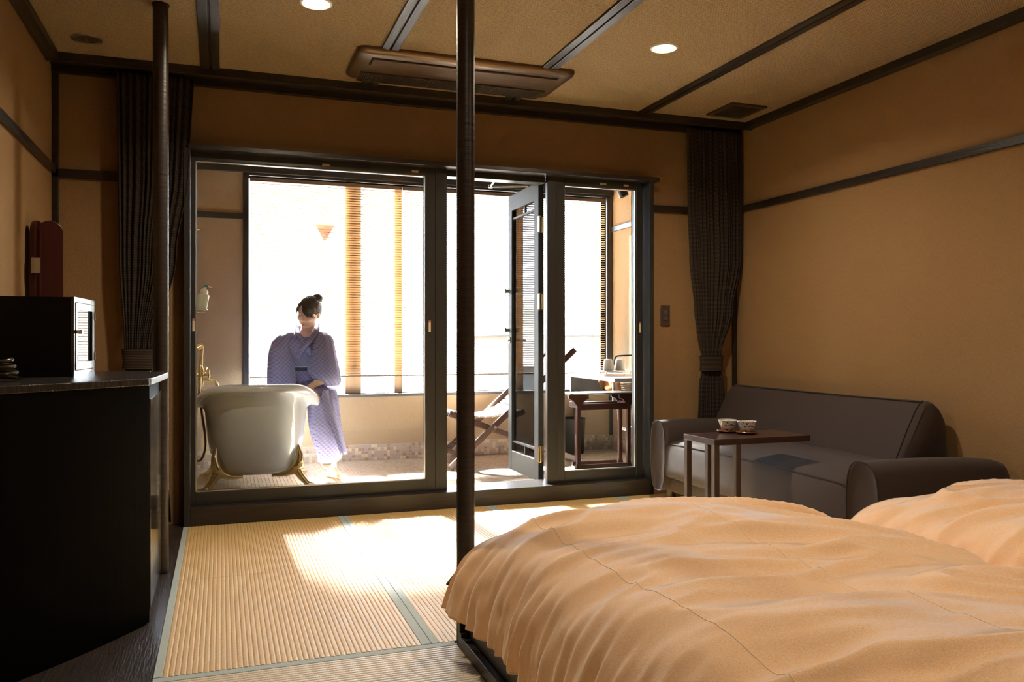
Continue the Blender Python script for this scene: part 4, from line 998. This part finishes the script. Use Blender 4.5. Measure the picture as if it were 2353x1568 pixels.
# ------------------------------------------------------------------ seated woman
pe = empty('person', tuple(px(700, 1100, 6.05)), 'woman in a purple-blue scale-patterned cotton kimono sitting on the bathtub rim, looking down', 'person')
pe.location.z = 0
def P(x, y, t): return px(x, y, t)
T0 = 6.0
HC = P(709, 719, 5.93)
HR = (Matrix.Rotation(R(-8), 3, EF)) 
fwd0 = -EF
yaw, pit, roll = R(16), R(20), R(12)
# head frame: face direction turned to the viewer's left and down, then rolled
fd = (-EF*math.cos(yaw)-ER*math.sin(yaw)); side = UP.cross(fd).normalized()      # points to the viewer's right
fd2 = (fd*math.cos(pit)-UP*math.sin(pit)).normalized(); up2 = side.cross(fd2)*-1
up2 = fd2.cross(side); 
if up2.z < 0: up2 = -up2
side2 = side*math.cos(roll)-up2*math.sin(roll); up3 = side*math.sin(roll)+up2*math.cos(roll)
if side2.dot(ER) < 0: side2 = -side2; 
def hd(x, y, z): return HC+side2*x-fd2*y+up3*z      # x viewer's right, y to the back, z up
HM = Matrix((side2, -fd2, up3)).transposed()
b = MB()
b.ell(hd(0, .012, .018), (.074, .090, .090), 28, 20, HM)          # skull
b.ell(hd(0, -.020, -.035), (.058, .062, .066), 24, 16, HM)        # lower face
b.ell(hd(0, -.052, -.082), (.024, .022, .020), 14, 10, HM)        # chin
b.tube([hd(0, -.078, .008), hd(0, -.090, -.014), hd(0, -.098, -.030)], [.007, .009, .011], 10)
b.ell(hd(-.010, -.088, -.033), (.008, .008, .007), 8, 6, HM); b.ell(hd(.010, -.088, -.033), (.008, .008, .007), 8, 6, HM)
b.ell(hd(-.032, -.060, -.022), (.024, .020, .022), 12, 8, HM); b.ell(hd(.032, -.060, -.022), (.024, .020, .022), 12, 8, HM)  # cheeks
b.ell(hd(-.029, -.070, .006), (.014, .010, .009), 10, 8, HM); b.ell(hd(.029, -.070, .006), (.014, .010, .009), 10, 8, HM)   # closed lids
b.ell(hd(0, -.076, -.056), (.020, .012, .011), 12, 8, HM)         # mouth area
for sx in (-1, 1): b.ell(hd(sx*.074, .012, -.010), (.009, .018, .028), 12, 8, HM)
NK = P(704, 768, 5.99)
b.tube([hd(0, .02, -.04), hd(0, .015, -.075), NK, NK-UP*.06], [.050, .043, .044, .06], 20)
SL, SR = P(657, 786, 6.0), P(748, 787, 6.0)
WA = P(692, 845, 6.08); HP = P(692, 890, 6.22)
b.tube([NK-UP*.03, P(698, 810, 6.03), WA, HP], [.07, .105, .092, .12], 24)
b.tube([SL+ER*.02, NK-UP*.02, SR-ER*.02], [.048, .06, .048], 16)
# arms
b.tube([SL, P(642, 835, 5.98), P(655, 882, 5.9), P(664, 905, 5.98)], [.045, .036, .027, .021], 14)
EL = P(762, 862, 5.89); WR = P(710, 891, 5.83)
b.tube([SR, EL, P(738, 875, 5.86), WR], [.045, .036, .032, .021], 14)
def hand(w, d, pn, s=1.0, curl=.8):
    """palm from wrist w along d, palm normal pn, five unequal curled fingers"""
    d = Vector(d).normalized(); pn = Vector(pn).normalized(); sd = d.cross(pn).normalized()
    b.tube([w-d*.01, w+d*.03*s, w+d*.075*s], [.020*s, .027*s, .026*s], 12)
    b.ell(w+d*.05*s, (.030*s, .030*s, .018*s), 12, 8, Matrix((d, sd, pn)).transposed())
    for k, (o, ln) in enumerate(((-.028, .060), (-.010, .072), (.009, .068), (.027, .052))):
        p0 = w+d*.075*s+sd*o*s; p1 = p0+(d*math.cos(curl*.4)+pn*math.sin(curl*.4))*ln*.42*s; p2 = p1+(d*math.cos(curl)+pn*math.sin(curl))*ln*.33*s; p3 = p2+(d*math.cos(curl*1.6)+pn*math.sin(curl*1.6))*ln*.25*s
        b.tube([p0-d*.02, p0, p1, p2, p3], [.0095*s, .0095*s, .0088*s, .0080*s, .0062*s], 8)
    t0 = w+d*.025*s-sd*.024*s; t1 = t0-sd*.022*s+d*.028*s+pn*.006; t2 = t1+d*.026*s+pn*.010-sd*.004
    b.tube([t0, t1, t2], [.012*s, .010*s, .008*s], 8)
hand(WR, (.25, -.35, -.45), (.4, .1, -.9), .92, 1.0)
hand(P(664, 905, 5.98), (.3, .1, -.8), (.2, -.6, -.2), .92, .8)
# legs, crossed at the ankle
KN = P(745, 955, 5.92); AK = P(762, 1066, 5.99)
b.tube([HP+ER*.05, P(722, 915, 6.05), KN, P(752, 1000, 5.95), AK], [.09, .072, .052, .046, .030], 18)
KN2 = P(738, 950, 6.0); AK2 = P(766, 1078, 6.03)
b.tube([HP-ER*.02, P(715, 915, 6.15), KN2, P(752, 1010, 6.02), AK2], [.09, .07, .052, .045, .028], 18)
def foot(an, heel, ball, tip, s=1.0, lift=0):
    ax = (tip-heel).normalized(); sd = ax.cross(UP); 
    if sd.length < .2: sd = ER.copy()
    sd.normalize(); n_up = sd.cross(ax)
    b.tube([an, (an+heel)/2+ax*.01, heel+ax*.012], [.030*s, .028*s, .024*s], 12)
    b.tube([an, an+(ball-an)*.5, ball], [.028*s, .025*s, .020*s], 12)
    b.tube([heel, heel+(ball-heel)*.5, ball], [.023*s, .019*s, .020*s], 12)
    for k in (-1.5, -.75, 0, .75): b.tube([heel+(ball-heel)*.6+sd*k*.008, ball+sd*k*.014*s], [.016*s, .013*s], 8)
    for k, ln in enumerate((1.0, .92, .80, .68, .54)):
        o = (-2+k)*.0135*s; p0 = ball+sd*o; b.tube([p0, p0+(tip-ball)*ln*.6+n_up*.003, p0+(tip-ball)*ln], [(.0115 if k == 0 else .009)*s, (.010 if k == 0 else .0075)*s, (.009 if k == 0 else .0065)*s], 8)
g = lambda x, y, t: P(x, y, t)
f1a = AK2; hl = Vector((.735, 6.13, .026)); bl = Vector((.80, 6.03, .020)); tp = Vector((.845, 5.985, .012))
foot(f1a, hl, bl, tp, .95)
foot(AK, P(768, 1060, 6.05), P(752, 1069, 5.93), P(747, 1080, 5.90), .95)
body_ = remeshed(b, 'body', M['skin'], pe, .0042, 4)
# face details
def strip(pts, r, name, m, **k): return MB().tube(pts, r, 6).build(name, m, pe, smooth=True, **k)
strip([hd(-.013, -.082, -.060), hd(-.006, -.0895, -.0575), hd(0, -.0905, -.0585), hd(.006, -.0895, -.0575), hd(.013, -.082, -.060)], [.001, .0028, .0026, .0028, .001], 'upper_lip', M['lip'])
strip([hd(-.012, -.082, -.0615), hd(0, -.090, -.0645), hd(.012, -.082, -.0615)], [.001, .0036, .001], 'lower_lip', M['lip'])
for sx in (-1, 1):
    strip([hd(sx*.015, -.0795, .001), hd(sx*.024, -.0815, -.003), hd(sx*.034, -.0785, -.003), hd(sx*.042, -.071, .0)], [.0006, .0013, .0014, .0007], 'eyelash', M['lash'])
    strip([hd(sx*.012, -.0845, .022), hd(sx*.026, -.083, .027), hd(sx*.042, -.073, .022)], [.0010, .0017, .0008], 'eyebrow', M['lash'])
# hair
hb_ = MB(); NN, MM = 64, 44; vs = []; keep = {}
def hp_(i, j):
    ph = math.pi*i/MM; t = 2*math.pi*j/NN
    return Vector((math.sin(ph)*math.cos(t), math.sin(ph)*math.sin(t), math.cos(ph)))
for i in range(MM+1):
    for j in range(NN):
        u = hp_(i, j); st_ = 1+.018*math.sin(u.x*40+u.z*10)+.010*math.sin(u.x*90)
        vs.append(hd(u.x*.083*st_, .016+u.y*.099*st_, .024+u.z*.098*st_))
fs = []
for i in range(MM):
    for j in range(NN):
        c = (hp_(i, j)+hp_(i+1, j)+hp_(i+1, j+1)+hp_(i, j+1))/4
        front = -c.y
        hairline = .42+.25*max(0, c.x)*0
        ok_ = False
        if c.y > .05 and c.z > -.62: ok_ = True
        elif c.z > .50-.10*abs(c.x): ok_ = True
        elif abs(c.x) > .80 and c.z > -.15 and c.y > -.45: ok_ = True
        elif c.x > -.12 and c.z > .18-.35*(c.x) and c.x < .9 and c.z > -.1: ok_ = True   # side-swept fringe
        elif c.x < -.62 and c.z > -.1: ok_ = True
        if ok_: fs.append((i*NN+j, (i+1)*NN+j, (i+1)*NN+(j+1) % NN, i*NN+(j+1) % NN))
hb_.add(vs, fs)
hb_.ell(hd(.02, .085, .085), (.042, .040, .036), 20, 14, HM)
hr_ = hb_.build('hair', M['hair'], pe, smooth=True, solid=.006, ang=180)
rl = random.Random(5)
for k in range(22):
    u = k/21; a = (-.018+.012*rl.random(), -.066, .087)
    if k < 14: v = u/.65; c_ = (-.005+.062*v, -.094+.020*v*v, .052-.004*v); e = (.020+.058*v, -.092+.050*v*v, .010-.030*v+.008*rl.random())
    else: v = (u-.65)/.35; c_ = (-.035-.028*v, -.086+.022*v, .058-.004*v); e = (-.052-.026*v, -.074+.035*v, .022-.045*v)
    sp3 = smoothpath([tuple(hd(*a)), tuple(hd(*c_)), tuple(hd(*e))], 3); n3 = len(sp3)
    MB().tube(sp3, [.0048*(1-.8*(i3/(n3-1))**1.5) for i3 in range(n3)], 6).build('fringe_lock', M['hair'], pe, smooth=True)

def cloth(name, secs, m=M['kimono'], n=56, seed=0, fold=.06, kf=9, p=2.2, cap=False, parent=None, **k):
    """secs: (x, y, t, half width px, depth m)"""
    fine = []
    for a in range(len(secs)-1):
        for q_ in range(5):
            u = q_/5; fine.append(tuple(secs[a][i]+(secs[a+1][i]-secs[a][i])*u for i in range(5)))
    fine.append(secs[-1]); rg = []
    # smooth the interpolated sections a little
    for _ in range(2):
        fine = [fine[0]]+[tuple((fine[i-1][c]+2*fine[i][c]+fine[i+1][c])/4 for c in range(5)) for i in range(1, len(fine)-1)]+[fine[-1]]
    for i, (x, y, t, hw, dp) in enumerate(fine):
        c = px(x, y, t); v = i/(len(fine)-1)
        fn = lambda th, v=v: 1+fold*(.5*math.sin(kf*th+seed+3*v)+.5*math.sin((kf+4)*th+2*seed-2*v)+.9*noise.noise(Vector((math.cos(th)*2, math.sin(th)*2, v*4+seed))))
        rg.append(ring(c, ER, EF, hw*t/FPX, dp, n, p, fn))
    return MB().loft(rg, cap=cap).build(name, m, parent or pe, smooth=True, solid=.003, ang=180, **k)
cloth('kimono_bodice', [(703, 767, 6.04, 36, .075), (702, 773, 6.03, 44, .09), (700, 782, 6.01, 52, .10), (698, 800, 6.01, 52, .115), (694, 822, 6.04, 44, .12), (691, 845, 6.07, 40, .118), (691, 868, 6.10, 44, .135), (693, 895, 6.14, 50, .16)], seed=1, fold=.03)
cloth('kimono_sleeve', [(668, 764, 6.00, 8, .05), (660, 772, 5.99, 20, .08), (652, 785, 5.98, 26, .09), (648, 805, 5.96, 28, .09), (647, 830, 5.94, 30, .085), (648, 858, 5.92, 32, .08), (648, 885, 5.92, 33, .075), (650, 905, 5.92, 33, .07)], seed=2, fold=.05, kf=5)
cloth('kimono_sleeve', [(738, 762, 6.00, 8, .05), (743, 772, 5.98, 18, .08), (744, 786, 5.96, 23, .09), (744, 808, 5.93, 27, .095), (742, 832, 5.90, 33, .09), (743, 852, 5.88, 36, .085), (747, 866, 5.88, 34, .075), (754, 876, 5.89, 29, .06), (760, 887, 5.90, 18, .03)], seed=3, fold=.05, kf=5)
cloth('kimono_lap', [(690, 868, 6.16, 40, .15), (702, 884, 6.08, 42, .16), (722, 898, 5.99, 42, .14), (738, 912, 5.93, 36, .11)], seed=4, fold=.03)
cloth('kimono_skirt', [(712, 872, 6.09, 22, .08), (722, 882, 6.02, 32, .11), (738, 897, 5.94, 32, .12), (742, 920, 5.92, 33, .115), (745, 950, 5.92, 35, .11), (747, 980, 5.93, 34, .105), (751, 1005, 5.95, 33, .10), (755, 1030, 5.97, 31, .09), (757, 1052, 5.98, 26, .08), (752, 1062, 5.98, 20, .06)], seed=5, fold=.05, kf=6)
# overlapping front panel with a slanting edge
rows = []
edge = [(742, 896, 758, 896), (738, 912, 768, 915), (742, 932, 777, 938), (752, 958, 783, 970), (764, 985, 786, 985), (772, 1010, 791, 1012), (783, 1045, 799, 1044)]
fl_ = []
for a in range(len(edge)-1):
    for q_ in range(6): fl_.append(tuple(edge[a][i]+(edge[a+1][i]-edge[a][i])*q_/6 for i in range(4)))
fl_.append(edge[-1])
for (xa, ya, xb, yb) in fl_:
    r = []
    for u in range(13):
        s = u/12; r.append(P(xa+(xb-xa)*s, ya+(yb-ya)*s, 5.79+.05*(ya-900)/145+.10*s*s+.006*math.sin(s*9)))
    rows.append(r)
MB().loft(rows, cap=False, closed=False).build('skirt_overlap', M['kimono'], pe, smooth=True, solid=.004, ang=180)
# collar bands crossing at the chest
def band(pts, w_, name):
    rows = []; sm2 = smoothpath(pts, 3)
    for i, (x, y, t) in enumerate(sm2):
        a = sm2[max(i-1, 0)]; c = sm2[min(i+1, len(sm2)-1)]; dx, dy = c[0]-a[0], c[1]-a[1]; l = math.hypot(dx, dy) or 1
        nx_, ny_ = -dy/l*w_, dx/l*w_
        rows.append([P(x-nx_, y-ny_, t+.006), P(x-nx_*.5, y-ny_*.5, t-.003), P(x+nx_*.5, y+ny_*.5, t-.003), P(x+nx_, y+ny_, t+.006)])
    MB().loft(rows, cap=False, closed=False).build(name, M['kimono'], pe, smooth=True, solid=.005, ang=180)
band([(727, 745, 6.05), (729, 756, 5.96), (722, 772, 5.885), (708, 788, 5.86), (694, 804, 5.865), (684, 822, 5.885)], 6.5, 'collar')
band([(687, 749, 6.02), (683, 757, 5.96), (684, 768, 5.885), (694, 782, 5.868), (706, 799, 5.875), (714, 818, 5.895)], 6.5, 'collar')
# sash
cloth('sash', [(691, 843, 6.065, 42, .125), (691, 846, 6.07, 42, .127), (691, 851, 6.075, 43, .130)], M['obi'], seed=1, fold=.012)
cloth('sash_trim', [(691, 841, 6.063, 42.2, .128), (691, 843.5, 6.066, 42.6, .130)], M['obitrim'], seed=1, fold=.012)
